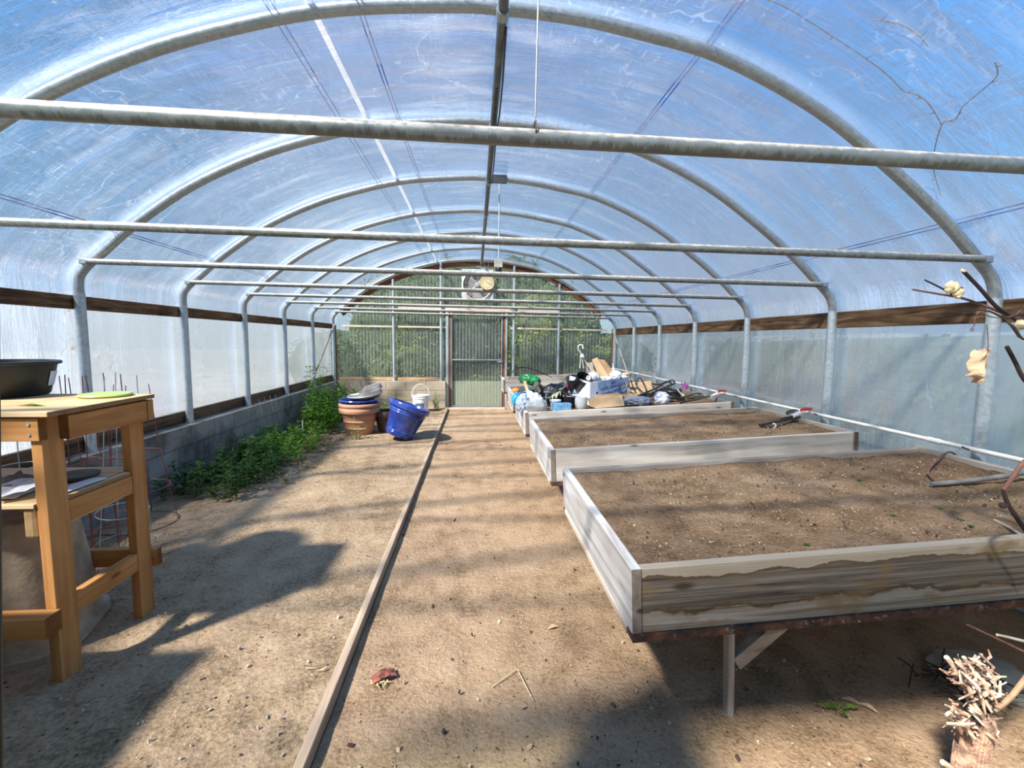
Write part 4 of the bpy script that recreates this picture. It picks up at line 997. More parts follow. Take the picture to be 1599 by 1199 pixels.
# pots
def nursery(px, pyb, y, r, h, mat, label, zb=None, rot=None, name='nursery_pot'):
    p = W(px, pyb, y)
    if zb is not None: p.z = zb
    e = empty(name, p, label, 'pot')
    if rot: e.rotation_euler = rot
    MB().lathe([(0, 0), (r*.72, 0), (r*.74, .006), (r*.95, h*.86), (r, h*.87), (r*1.02, h), (r*.95, h), (r*.92, h*.85), (r*.68, .012), (0, .012)], 32).build('body', mat, e)
    return e
nursery(890, 641, 5.22, .072, .14, M_BLACK, 'black nursery pot between the blue carton and the white pot', bz(1.05, -.04))
p = W(907, 640, 5.06); p.z = bz(p.x, -.04)
e = empty('white_pot', p, 'rounded white ceramic pot at the front edge of the third bed, below the produce box', 'pot')
MB().lathe([(0, 0), (.045, 0), (.06, .02), (.07, .06), (.0715, .10), (.066, .142), (.06, .142), (.062, .10), (.05, .02), (0, .02)], 36).build('body', pm('white_ceramic', (.82, .80, .77), .35, var=.03), e)
p = W(892, 622, 5.35)
e = empty('white_basin', p, 'white plastic basin under the left end of the produce box', 'basin')
MB().lathe([(0, -.03), (.075, -.03), (.10, .03), (.108, .03), (.108, .037), (.095, .037), (.07, -.02), (0, -.02)], 32).build('body', M_WHITE, e)
# lower cardboard box
def P3(px, py, y): return W(px, py, y)
fl, frr, tr, tl = P3(925, 642, 5.12), P3(976, 636, 5.14), P3(972, 616.5, 5.18), P3(934, 618.5, 5.16)
fl.z = bz(fl.x, -.04); frr.z = bz(frr.x, -.04)
e = empty('cardboard_box', fl, 'brown cardboard box with its flap hanging open, under the produce box', 'box')
dpt = Vector((.02, .42, .01)); o0 = Vector(fl)
bmx = MB().hexa([Vector((0,0,0)), frr-o0, frr-o0+dpt, dpt, tl-o0+Vector((0,.04,0)), tr-o0+Vector((0,.04,0)), tr-o0+dpt, tl-o0+dpt])
bmx.build('carton', M_CARDD, e, False)
tl2 = P3(917, 622, 5.05)-o0; fl2 = P3(921, 634, 5.02)-o0; bl3 = P3(931, 637.5, 5.0)-o0; br3 = P3(975.5, 633.5, 5.02)-o0; tr3 = P3(971.5, 617, 5.13)-o0; tl3 = P3(948, 618, 5.13)-o0
fb_ = MB(); th = Vector((0, .006, .001)); ring = [tl2, fl2, bl3, br3, tr3, tl3]
fb_.add([p for p in ring]+[p+th for p in ring], [(0,1,2,3,4,5), (11,10,9,8,7,6)]+[(i, 6+i, 6+(i+1) % 6, (i+1) % 6) for i in range(6)])
fb_.build('flap', M_CARD, e, False)
# produce box
FLb, FLt, FRb, FRt = P3(921, 633.5, 5.20), P3(921.5, 597, 5.20), P3(979, 614, 5.48), P3(981, 588, 5.48)
BLb, BLt = P3(889, 621, 5.62), P3(888, 586, 5.62)
sv = BLb-FLb; BRb, BRt = FRb+sv, FRt+(BLt-FLt)
e = empty('produce_box', FLb, 'white and blue printed produce box full of rubbish, tilted on top of the clutter', 'box')
o0 = Vector(FLb); V_ = lambda p: Vector(p)-o0
nrm = (V_(FRb)).cross(V_(FLt)).normalized()          # faces the viewer
if nrm.y > 0: nrm = -nrm
nl = V_(FLt).cross(V_(BLb)).normalized()
if nl.x > 0: nl = -nl
def panel(a, b, c, d, n, name, mat, th=.007):
    n = Vector(n); q = [V_(a), V_(b), V_(c), V_(d)]
    return MB().hexa([q[0], q[1], q[1]-n*th, q[0]-n*th, q[3], q[2], q[2]-n*th, q[3]-n*th]).build(name, mat, e, False)
PBW = pm('box_white', (.76, .77, .80), .6, var=.04)
panel(FLb, FRb, FRt, FLt, nrm, 'front_panel', PBW)
panel(BLb, FLb, FLt, BLt, nl, 'end_panel', PBW)
panel(BRb, BLb, BLt, BRt, -nrm, 'back_panel', PBW); panel(FRb, BRb, BRt, FRt, -nl, 'end_panel', PBW)
MB().hexa([V_(p)+Vector((0, 0, z)) for z in (.0, .008) for p in (FLb, FRb, BRb, BLb)]).build('bottom', PBW, e, False)
# print on the front panel
def fp(u, v, off=.0015):
    p = (V_(FLb)*(1-u)+V_(FRb)*u)*(1-v)+(V_(FLt)*(1-u)+V_(FRt)*u)*v
    return p+nrm*off
def patchf(u0, u1, vb, vt, mat, name, off=.0015, n=24):
    b = MB(); vs = []
    for i in range(n+1):
        u = u0+(u1-u0)*i/n
        vs += [fp(u, vb(u) if callable(vb) else vb, off), fp(u, vt(u) if callable(vt) else vt, off)]
    return b.add(vs, [(2*i, 2*i+2, 2*i+3, 2*i+1) for i in range(n)]).build(name, mat, e, False)
patchf(.0, 1.0, .03, .97, pm('print_pale', (.55, .60, .70), .6, var=.05), 'printed_ground', .001, 4)
patchf(.20, .99, .30, .97, pm('print_sky', (.28, .40, .62), .6, var=.1, scale=14), 'printed_sky', .0016)
patchf(.07, .99, .07, lambda u: .30+.20*max(0, (u-.07))+.035*sin(u*19)+.025*sin(u*41), pm('print_wave', (.035, .085, .22), .6, var=.35, scale=30, col2=(.10, .19, .38)), 'printed_waves', .0022)
patchf(.10, .80, lambda u: .20+.03*sin(u*30)+.08*u, lambda u: .235+.03*sin(u*30)+.09*u, pm('print_foam', (.20, .30, .48), .6), 'printed_foam', .0026)
def disc(uc, vc, ru, rv, mat, name, off):
    ps = [fp(uc+ru*cos(2*pi*k/24), vc+rv*sin(2*pi*k/24), off) for k in range(24)]
    return MB().add(ps, [tuple(range(24))]).build(name, mat, e, False)
disc(.905, .42, .085, .27, pm('print_pale2', (.62, .63, .66), .6), 'printed_emblem', .0030)
disc(.175, .48, .022, .05, M_BLACK, 'hand_hole', .0030); disc(.895, .62, .022, .06, M_BLACK, 'hand_hole', .0036)
patchf(.845, .955, lambda u: .30+1.3*(u-.845), lambda u: .32+1.3*(u-.845)+.03*sin((u-.845)/.11*pi), pm('print_navy', (.03, .05, .12), .6), 'emblem_stroke', .0036, 8)
disc(.795, .98, .022, .06, M_BLACK, 'rim_hole', .0030)
def text_on(body, name, u, v, size, mat, off=.0036):
    cu = bpy.data.curves.new(name, 'FONT'); cu.body = body; cu.size = size; cu.align_x = 'CENTER'; cu.align_y = 'CENTER'
    ob = bpy.data.objects.new(name, cu); COL.objects.link(ob)
    me = bpy.data.meshes.new_from_object(ob.evaluated_get(bpy.context.evaluated_depsgraph_get())); bpy.data.objects.remove(ob)
    X = (V_(FRb)*.5+ (V_(FRt)-V_(FLt))*.5).normalized(); Y = (V_(FLt)).normalized()
    c = fp(u, v, off)
    for vv in me.vertices: vv.co = c+X*vv.co.x+Y*vv.co.y
    o = bpy.data.objects.new(name, me); COL.objects.link(o); me.materials.append(mat); o.parent = e; return o
INKN = pm('print_navy', (.03, .05, .12), .6)
text_on('NAVEL ORANGES', 'printed_words', .555, .60, .046, INKN)
text_on('Sweet', 'printed_script', .60, .80, .035, INKN)
# end panel print (blue swoosh)
def ep(u, v, off=.002): return (V_(BLb)*(1-u)+V_(FLb)*u)*(1-v)+(V_(BLt)*(1-u)+V_(FLt)*u)*v+nl*off
vs = []
for i in range(9):
    u = .15+.6*i/8; vs += [ep(u, .06), ep(u, .06+.36*(1-(i/8))**1.2)]
MB().add(vs, [(2*i, 2*i+2, 2*i+3, 2*i+1) for i in range(8)]).build('end_print', pm('print_bright', (.10, .36, .68), .6), e, False)
# contents of the produce box
nursery(903, 605, 5.46, .10, .18, M_BLACK, 'black nursery pot tipped in the left end of the produce box', rot=(radians(38), radians(20), 0))
nursery(896, 607, 5.58, .085, .16, pm('grey_pot', (.06, .06, .065), .45), 'dark grey nursery pot behind the tipped black one in the produce box', rot=(radians(20), radians(-12), 0))
hb = W(909, 556, 5.66)
e = empty('pot_hanger', hb, 'white plastic hook hanger with three straps rising above the produce box', 'hanger')
wl = lambda px, py, y=5.66: W(px, py, y)-hb
MB().tube(cat_rom([wl(910.5, 544.5), wl(909.5, 539.5), wl(906, 538.5), wl(903, 541), wl(903, 545.5), wl(905.5, 549), wl(907, 551.5), wl(908, 555)], 5), .010, 8).build('hook', pm('ivory_plastic', (.80, .76, .66), .4, var=.04), e)
MB().lathe([(.012, .03), (.022, .012), (.033, -.012), (.0, -.014)], 16).build('hanger_cap', pm('ivory_plastic', (.8, .76, .66)), e)
for q in ((905.5, 575), (911.5, 575), (918, 572)):
    MB().tube([wl(907+(q[0]-907)*.15, 554), wl(q[0], q[1])], .007, 6).build('strap', pm('ivory_plastic', (.8, .76, .66)), e)
def plank(name, pts, y, th, mat, label, cat):
    q = [W(px, py, y+dy) for px, py, dy in pts]; d = Vector((.02, th, .0))
    return tag(MB().hexa([q[0], q[1], q[1]+d, q[0]+d, q[3], q[2], q[2]+d, q[3]+d]).build(name, mat, None, False, .002), label, cat)
plank('cardboard_piece', [(937, 592, 0), (951, 588, 0), (932.5, 558, .06), (924, 561.5, .06)], 5.50, .05, pm('kraft', (.66, .44, .23), .8, var=.05), 'long tan cardboard piece standing diagonally out of the produce box', 'cardboard')
plank('cardboard_piece', [(950, 590, 0), (962, 587, 0), (943, 562, .06), (934, 561, .06)], 5.62, .03, pm('kraft2', (.45, .28, .14), .8, var=.08), 'darker cardboard piece leaning behind the tan one in the produce box', 'cardboard')
plank('wood_lath', [(933, 592, 0), (937, 591, 0), (917, 566, .05), (914, 566, .05)], 5.46, .015, wood('new_stick', PAL, 'z'), 'thin pale wooden lath leaning left of the tan cardboard piece', 'lath')
plank('grey_tray', [(913, 596, 0), (928, 590, 0), (925, 565, .05), (914, 568, .05)], 5.66, .02, pm('grey_plastic', (.42, .41, .40), .6, var=.15), 'grey plastic tray standing behind the black pots in the produce box', 'tray')
blob_thing('crumpled_paper', 926, 591, 5.44, (.07, .06, .07), M_WHITE, 'crumpled white paper at the left front inside the produce box', 'paper', .35, 2.6, 21)
blob_thing('foam_scrap', 944, 592, 5.52, (.13, .08, .035), pm('foam', (.80, .76, .70), .8, var=.05), 'torn whitish foam lying along the front rim inside the produce box', 'foam', .35, 3, 22)
blob_thing('white_film', 961, 586, 5.62, (.07, .06, .055), WBAG, 'crumpled white plastic film at the right end of the produce box', 'bag', .35, 2.6, 23)
p = W(957, 590, 5.72)
e = empty('white_bottle', p, 'slim white plastic bottle standing in the right of the produce box', 'bottle')
MB().lathe([(0, 0), (.026, 0), (.028, .01), (.028, .10), (.012, .135), (.012, .16), (0, .16)], 20).build('body', M_WHITE, e)
MB().lathe([(.014, .155), (.014, .185), (0, .187)], 14).build('cap', pm('cap_grey', (.6, .6, .62), .5), e)
blob_thing('brown_paper_bag', 974, 586, 5.66, (.085, .05, .028), pm('bag_tan', (.55, .40, .30), .85, var=.15), 'twisted tan paper bag on the right rim of the produce box', 'paper bag', .35, 2.4, 25, rot=Matrix.Rotation(-.35, 4, 'Y'))
# right part of the heap
q = [W(984, 620, 5.55), W(1019, 612, 5.75), W(1017, 596, 6.0), W(984, 598, 5.95)]
tag(MB().hexa([q[0], q[1], q[2], q[3]]+[p+Vector((0, .01, .012)) for p in q]).build('cardboard_sheet', M_CARD, None, False), 'flattened tan cardboard sheet right of the produce box', 'cardboard')
blob_thing('tan_carton', 988, 621, 5.42, (.10, .08, .06), M_CARDD, 'crushed brown carton under the right end of the produce box', 'carton', .25, 1.8, 31, zb=bz(1.95, -.05))
blob_thing('grey_bag', 996, 629, 5.12, (.155, .08, .055), clear_plastic('grey_film', (.30, .34, .44), .75, .2), 'crumpled bluish grey plastic bag at the front edge of the third bed', 'bag', .38, 2.4, 32, zb=bz(1.9, -.04))
blob_thing('blue_white_bag', 1034, 620, 5.22, (.085, .06, .075), pm('bag_printed', (.80, .82, .86), .4, var=.1, scale=7, col2=(.05, .10, .42)), 'blue and white printed bag with green tie in front of the black coil', 'bag', .25, 2.2, 33, zb=bz(2.2, -.05))
HOSE = pm('black_hose', (.018, .018, .018), .45)
def coil(px, py, y, R_, r, n, mat, label, tilt=0.0, zb=None):
    p = W(px, py, y)
    if zb is not None: p.z = zb
    pts = []
    for k in range(n*24+1):
        a = 2*pi*k/24; rr_ = R_*(1+.05*sin(a*.37)); pts.append((rr_*cos(a), rr_*sin(a), r+k/24*r*1.9+.01*sin(a*.5)))
    o = MB().tube(pts, r, 8).build('hose_coil', mat); o.location = p; o.rotation_euler = (tilt, tilt*.5, 0); return tag(o, label, 'hose', 'black hoses in the third bed')
coil(1047, 622, 5.42, .10, .016, 4, HOSE, 'thick black hose wound in a tight coil beside the blue and white bag', .12, bz(2.3, -.035))
def hose(name, pts, r, mat, label, grp=None, cat='hose', seg=7, sm=6):
    return tag(MB().tube(cat_rom(pts, sm), r, seg).build(name, mat), label, cat, grp)
hg = 'black hoses in the third bed'
hose('loose_hose', [W(985, 594, 5.7), W(991, 610, 5.5), W(1000, 622, 5.35), W(1009, 611, 5.5), W(1004, 596, 5.8), W(998, 590, 6.0), W(993, 600, 5.8), W(1010, 617, 5.4), W(1020, 612, 5.5)], .008, HOSE, 'thin black hose looping over the flattened cardboard sheet', hg)
hose('loose_hose', [W(990, 621, 5.35), W(1006, 614, 5.4), W(1025, 606, 5.6), W(1038, 598, 5.8), W(1050, 594, 5.9), W(1053, 599, 5.8), W(1040, 604, 5.7), W(1022, 612, 5.5), W(1012, 618, 5.35)], .011, HOSE, 'thick black hose arching behind the blue and white bag', hg)
hose('loose_hose', [W(1018, 599, 5.8), W(1030, 600, 5.8), W(1040, 596, 5.9), W(1048, 598, 5.9), W(1040, 608, 5.7), W(1026, 609, 5.6), W(1020, 604, 5.7)], .009, HOSE, 'black hose loop lying topmost behind the coil', hg)
hose('loose_hose', [W(1062, 629, 5.15), W(1080, 625, 5.15), W(1100, 620, 5.1), W(1118, 617, 5.05)], .011, HOSE, 'black hose ending at the far white valve', hg)
hose('loose_hose', [W(1058, 625, 5.3), W(1075, 618, 5.4), W(1090, 614, 5.5), W(1098, 618, 5.4), W(1085, 622, 5.3), W(1070, 621, 5.3), W(1062, 616, 5.5)], .008, HOSE, 'thin black hose loops on the soil left of the far valve', hg)
for k, (a, b2, l) in enumerate((((1057, 607), (1067, 619), 'upper splintered wood scrap right of the hose coil'), ((1060, 612), (1069, 617.5), 'lower splintered wood scrap right of the hose coil'))):
    tag(MB().beam(W(*a, 5.3), W(*b2, 5.25), .02, .012).build('wood_scrap', wood('new_stick', PAL, 'x'), None, False, .002), l, 'wood scrap')
# purple flowers hanging at the right post
e = empty('purple_flowers', W(1083, 602, 6.0), 'small bunch of purple flowers tied to a post of the right wall', 'flowers')
e.location.x = 2.86; pb = MB()
for k in range(26):
    a = k*2.4; pb.leaf((.045*cos(a)*random.random(), .03*sin(a), .04*random.uniform(-1, 1)), (cos(a), -.6, sin(a)), (0, 0, 1), .045, .035)
pb.build('petals', pm('purple_petal', (.46, .06, .38), .6), e, False)
MB().slab(2, 8, lambda u, v: (.02*(u-.5)+.01*sin(v*5), .0, -.02-.16*v), (0, .003, 0)).build('ribbon', M_WHITE, e)

# white supply pipe along the right wall with valves
pz = lambda y: .845+.0045*y
e = empty('supply_pipe', (2.905, 0, 0), 'long ivory plastic water pipe along the foot of the right wall', 'pipe')
MB().tube([(0, .0, pz(0)), (0, YE-.2, pz(YE-.2))], .0135, 10).build('pipe', M_PVC, e)
for y in (2.62, 5.6, 8.0): MB().tube([(0, y-.04, pz(y-.04)), (0, y+.04, pz(y+.04))], .018, 10).build('coupling', M_WHITE, e)
for y in HY[1:7]:
    MB().tube([(.02, y-.02, pz(y)), (-.017, y-.015, pz(y)-.004), (-.016, y+.02, pz(y)+.004), (.02, y+.015, pz(y))], .004, 5).build('tie_wire', M_BLACK, e)
REDP = pm('red_plastic', (.55, .045, .03), .4)
def valve(y, label):
    e = empty('hose_valve', (2.855, y, pz(y)), label, 'valve', 'red handled valves on the water pipe')
    MB().tube([(.045, .01, 0), (-.03, -.02, -.004), (-.13, -.06, -.03)], [.017, .022, .017], 12).build('body', M_WHITE, e)
    MB().box((-.07, -.075, .022), (.03, -.045, .05), Matrix.Rotation(.3, 4, 'Z')).build('handle', REDP, e, False, .008)
    MB().tube([(-.03, -.03, .0), (-.03, -.03, .03)], .009, 8).build('stem', REDP, e)
    return Vector((2.855-.13, y-.06, pz(y)-.03))
v1 = valve(3.74, 'white valve with red handle above the second bed'); v2 = valve(5.10, 'white valve with red handle above the third bed')
hose('black_hose', [v1, v1+Vector((-.1, .0, -.025)), WS(1245, 652, .05, .035), WS(1215, 658, .03, .035), WS(1186, 664, .012, .035)], .011, HOSE, 'thick black hose running left from the near valve onto the soil', 'black hoses on the second bed')
hose('black_hose', [W(1246, 650, 3.74), W(1247, 642, 3.80), W(1238, 640, 3.85), W(1228, 645, 3.9), W(1240, 650, 3.85), W(1248, 655, 3.74), W(1247, 646, 3.8), W(1237, 643, 3.9), W(1230, 648, 3.9), W(1240, 655, 3.78), W(1225, 663, 3.66), W(1205, 667, 3.60), W(1190, 665, 3.66)], .0065, HOSE, 'thin black hose looped beside the near valve', 'black hoses on the second bed')
tag(MB().tube([W(1208, 667, 3.6)+Vector((.018*cos(a), .0, .018*sin(a)+.012)) for a in [radians(-120+k*20) for k in range(13)]], .006, 7).build('white_clip', M_WHITE), 'small white C shaped clip on the soil of the second bed', 'clip')

# ------------------------------------------------------------------ on the nearest bed
hose('grey_pipe', [WS(1454, 756, .016), WS(1500, 752, .02), WS(1550, 746, .034), WS(1605, 737, .056), WS(1700, 722, .075)], .0125, pm('grey_pipe', (.16, .155, .15), .5, var=.2), 'dark grey plastic pipe lying across the soil of the nearest bed', cat='pipe', seg=10)
CANE = pm('red_cane', (.20, .085, .055), .6, var=.2, scale=14, bump=.2); CANED = pm('dark_cane', (.045, .024, .018), .7, var=.3)
hose('bent_cane', [WS(1462, 752, .01), WS(1452, 743, .015), W(1449, 737, 2.24), W(1458, 722, 2.33), W(1473, 709, 2.45), W(1485, 706, 2.55), W(1495, 712, 2.62)], .006, CANE, 'reddish cane bent in a loop over the soil of the nearest bed', 'thin canes on the nearest bed', 'cane')
hose('bent_cane', [W(1525, 718, 2.6), W(1538, 708, 2.5), W(1555, 704, 2.45), W(1575, 706, 2.4), W(1590, 716, 2.35), W(1605, 735, 2.3)], .005, CANE, 'reddish brown cane arching in front of the nearest right post', 'thin canes on the nearest bed', 'cane')
hose('bent_cane', [W(1538, 722, 2.5), W(1555, 720, 2.45), W(1575, 726, 2.4), W(1592, 736, 2.3), W(1605, 742, 2.2)], .005, CANE, 'lowest reddish cane arching over the right board of the nearest bed', 'thin canes on the nearest bed', 'cane')
hose('red_stake', [W(1554, 727, 2.55), W(1605, 721, 2.4)], .012, pm('dark_red', (.10, .03, .022), .6), 'dark red straight stake lying at the right board of the nearest bed', cat='stake')
for px, py, l in ((1348, 734, 'tiny seedling farthest back in the nearest bed'), (1342, 752, 'dark tiny seedling left of the middle of the nearest bed'), (1394, 807, 'small seedling at the middle of the nearest bed'),
                  (1468, 796, 'broad leaved seedling right of the middle of the nearest bed'), (1500, 814, 'pale seedling near the front board of the nearest bed'), (1516, 824, 'seedling nearest the front board on the right'), (1260, 853, 'tiny seedling just behind the front board of the nearest bed')):
    v_ = WS(px, py)
    b = MB()
    for k in range(6):
        a = k*1.1+px; b.leaf((0, 0, .004), (cos(a), sin(a), .5), (0, 0, 1), .017, .008)
    b.tube([(0, 0, -.01), (0, 0, .012)], .0012, 4)
    o = b.build('seedling', WD2, None, False); o.location = v_; tag(o, l, 'seedling', 'seedlings in the nearest bed')
hose('dry_stick', [WS(1553, 812, .012), WS(1580, 826, .016), WS(1605, 842, .03)], .005, pm('pale_stick', (.36, .30, .22), .8), 'pale dry stick lying on the soil by the front board of the nearest bed', cat='stick')

# ------------------------------------------------------------------ dry vine at the right border
YV = 1.30
vb = Vector((1.95, 1.22, 0))
BUD = pm('bud_cream', (.72, .58, .34), .7, var=.15, scale=30); DLF = pm('dry_leaf', (.62, .43, .26), .85, var=.14, scale=22, bump=.4)
e = empty('grape_vine', vb, 'dry leafless grape vine whose red brown canes reach in from the right border', 'vine')
L_ = lambda px, py, y=YV: W(px, py, y)-vb
top_ = L_(1640, 522)
S_ = lambda z: Vector((.005, .035, z))
MB().tube(cat_rom([(0, 0, -.02), (.02, .03, .6), (-.02, .05, 1.1), tuple(top_)], 6), [.02-.0004*k for k in range(19)], 9).build('main_stem', pm('bark', (.12, .085, .06)), e)
def cane(pts, r0, r1, name='cane', mat=None, sm=6):
    r0 *= .74; r1 *= .74
    P = cat_rom(pts, sm); n = len(P)
    return MB().tube(P, [r0+(r1-r0)*k/(n-1) for k in range(n)], 8).build(name, mat or CANE, e)
c1 = cane([top_, L_(1599, 502), L_(1565, 488), L_(1530, 475), L_(1500, 465), L_(1460, 458), L_(1425, 452)], .0085, .0035)
cane([top_, L_(1600, 507), L_(1580, 495), L_(1555, 478, 1.28), L_(1530, 450, 1.27), L_(1504, 423, 1.26)], .008, .0065, 'cane', CANED)
cane([L_(1494, 464), L_(1478, 454), L_(1444, 437)], .005, .003, 'twig', CANED)
b = MB()
for k, (px, py, s) in enumerate(((1484, 447, 1.2), (1490, 449, 1.3), (1494, 457, 1.1), (1499, 455, 1.0), (1496, 461, .9), (1482, 452, .9))):
    b.blob(L_(px, py, 1.29), (.012*s, .010*s, .013*s), .2, 2, 2, k)
b.build('bud_cluster', BUD, c1)
MB().lathe([(0, -.002), (.0075, -.001), (.0075, .002), (0, .003)], 10, Matrix.Translation(L_(1504, 422.5, 1.26)) @ Matrix.Rotation(.8, 4, 'X')).build('cut_end', BUD, e)
cane([L_(1640, 512, 1.26), L_(1600, 492, 1.26), L_(1570, 496, 1.27), L_(1545, 486, 1.28), L_(1525, 484, 1.29), L_(1500, 486, 1.3)], .005, .003, 'twig', CANED)
td = cane([top_, L_(1600, 486, 1.27), L_(1585, 492, 1.27), L_(1565, 496, 1.28), L_(1545, 494, 1.29), L_(1532, 486, 1.3), L_(1524, 493, 1.3), L_(1521, 508, 1.3), L_(1518, 512, 1.3), L_(1516, 517, 1.3), L_(1521, 514.5, 1.3), L_(1516, 513, 1.3)], .0026, .0014, 'tendril')
cane([top_, L_(1600, 530, 1.25), L_(1585, 512, 1.26), L_(1565, 498, 1.28)], .0045, .004, 'twig', CANED)
cane([L_(1566, 497, 1.28), L_(1578, 508, 1.28), L_(1591, 527, 1.28)], .004, .0025, 'twig')
cane([S_(1.06), L_(1640, 650, 1.28), L_(1625, 620), L_(1599, 592), L_(1585, 565), L_(1572, 541)], .009, .0075, 'cane', CANED)
cane([S_(1.12), L_(1640, 690, 1.29), L_(1599, 722), L_(1580, 747), L_(1567, 765)], .009, .0085)
cane([L_(1567, 765), L_(1571, 780), L_(1582, 800), L_(1600, 826), L_(1625, 860, 1.28), S_(.72)], .008, .010, 'cane', CANED)
MB().blob(L_(1567, 789, 1.29), (.012, .010, .009), .3, 2, 2, 7).build('knot', CANED, e)
MB().blob(L_(1594, 507, 1.26), (.018, .012, .014), .25, 2, 2, 3).build('bud', BUD, e)
# hanging dry leaf
lf = [L_(1541, 507), L_(1543, 530), L_(1543, 547)]
cane(lf, .002, .0015, 'leaf_stalk')
def dl_(u, v):
    a = W(1541, 546, 1.30)-vb; w = .052*sin(pi*min(1, v*1.05+.12))**.6
    x = (u-.5)*w*1.15; z = -.105*v
    return (a.x+x-.012*v+.006*mn.noise(Vector((u*4, v*5, 2))), a.y+.02*mn.noise(Vector((u*3, v*3, 5)))+.02*(u-.5)**2*4, a.z+z+.006*mn.noise(Vector((u*4, v*4, 9))))
lv = MB().slab(14, 18, dl_, (0, .002, 0)); lv.build('hanging_dry_leaf', DLF, e)
MB().tube([L_(1532, 586), L_(1522, 583), L_(1507, 587)], [.012, .008, .002], 7).build('leaf_curl', DLF, e)
# lower canes
cane([S_(.66), L_(1640, 1005, 1.16), L_(1599, 1062, 1.15), L_(1570, 1096, 1.15), L_(1535, 1118, 1.14), L_(1500, 1141, 1.13)], .011, .0085, 'cane', pm('tan_cane', (.42, .25, .14), .7, var=.2, scale=10))
cane([S_(.50), L_(1640, 1032, 1.19), L_(1599, 1017, 1.17), L_(1572, 1004, 1.16), L_(1540, 989, 1.15), L_(1510, 975, 1.14)], .005, .003)
cane([S_(.54), L_(1640, 1012, 1.18), L_(1599, 1001, 1.16), L_(1575, 995, 1.16), L_(1557, 991, 1.15)], .0065, .005, 'cane', pm('pale_cane', (.72, .62, .48), .7))

# shredded bark clump at the lower right
cb = W(1515, 1199, 1.12); cb.z = 0
e = empty('bark_stump', cb, 'pale shredded bark stump of an old vine at the lower right corner', 'stump')
BK = pm('shredded_bark', (.50, .31, .21), .9, var=.25, scale=30, bump=.6); BK2 = pm('pale_splinter', (.70, .52, .36), .85, var=.15, scale=30); BKD = pm('dark_bark', (.035, .025, .02), .9)
hgt = W(1515, 1110, 1.12).z
b = MB()
for k in range(26):
    a = 2*pi*k/26; r = .034
    b.tube([(r*1.25*cos(a), r*1.25*sin(a), -.01), (r*1.05*cos(a+.1), r*1.05*sin(a+.1), hgt*.5), (r*cos(a+.25), r*sin(a+.25), hgt*.95)], .0075, 5)
b.tube([(0, 0, -.01), (0, 0, hgt*.97)], .032, 10)
b.build('fibrous_trunk', BK, e)
rs = random.Random(3); top1 = W(1520, 1120, 1.12)-cb
sp = MB(); sp2 = MB(); spd = MB()
clump = [(1512, 1125), (1530, 1120), (1500, 1110), (1545, 1140), (1508, 1135), (1528, 1100), (1516, 1060), (1530, 1050), (1502, 1058), (1545, 1070), (1520, 1075), (1538, 1085), (1505, 1045), (1525, 1042)]
for k in range(230):
    px, py = rs.choice(clump); c = W(px+rs.gauss(0, 7), py+rs.gauss(0, 9), 1.12+rs.gauss(0, .03))-cb
    d = Vector((rs.gauss(0, .6), rs.gauss(0, .6), rs.gauss(.25, .6))).normalized()*rs.uniform(.012, .040)
    m_ = d.cross(Vector((rs.random(), rs.random(), rs.random())))*.6
    r = rs.uniform(.0018, .0068)
    (sp if k % 3 else sp2).tube([c-d, c+m_, c+d], [r*.7, r, r*.5], 5)
for k in range(110):
    c = W(1525+rs.gauss(0, 13), 1092+rs.gauss(0, 9), 1.14+rs.gauss(0, .02))-cb
    d = Vector((rs.gauss(0, 1), rs.gauss(0, 1), rs.gauss(0, 1))).normalized()*rs.uniform(.012, .03); spd.tube([c-d, c+d], .0045, 5)
sp.build('bark_shreds', BK, e)['kind'] = 'stuff'; sp2.build('pale_splinters', BK2, e)['kind'] = 'stuff'; spd.build('dark_core', BKD, e)['kind'] = 'stuff'
for pts, r in (((( 1478, 1026), (1488, 1040), (1494, 1052)), .007), (((1505, 1026), (1514, 1045), (1521, 1058)), .0055), (((1519, 1030), (1526, 1034), (1531, 1043)), .006), (((1477, 1117), (1484, 1112), (1496, 1118)), .004), (((1535, 1170), (1533, 1190), (1530, 1230)), .010), (((1472, 1190), (1485, 1200), (1496, 1225)), .008)):
    MB().tube(cat_rom([W(px, py, 1.11)-cb for px, py in pts], 4), r, 6).build('splinter', BK2, e)
# prunings behind
tb = MB()
for k in range(46):
    c = Vector((2.05+rs.gauss(0, .09), 1.62+rs.gauss(0, .06), .02+.07*rs.random())); d = Vector((rs.gauss(0, 1), rs.gauss(0, 1), rs.gauss(0, .25))).normalized()*rs.uniform(.04, .12)
    tb.tube([c-d, c+d*.2+Vector((0, 0, .01)), c+d], .0035, 5)
tag(tb.build('vine_prunings', pm('dark_twig', (.06, .035, .025), .8)), 'small heap of dark vine prunings beside the grey slab at the lower right', 'prunings', kind='stuff')
o = MB().blob((0, 0, 0), (.19, .15, .05), .12, 1.3, 4, 3, None, .03).build('stone_slab', pm('slab_grey', (.38, .37, .32), .9, bump=.3, var=.1), None, True, ang=.6); o.location = (2.22, 1.70, .02); tag(o, 'pale grey stone slab on the ground under the nearest bed at the right', 'stone')

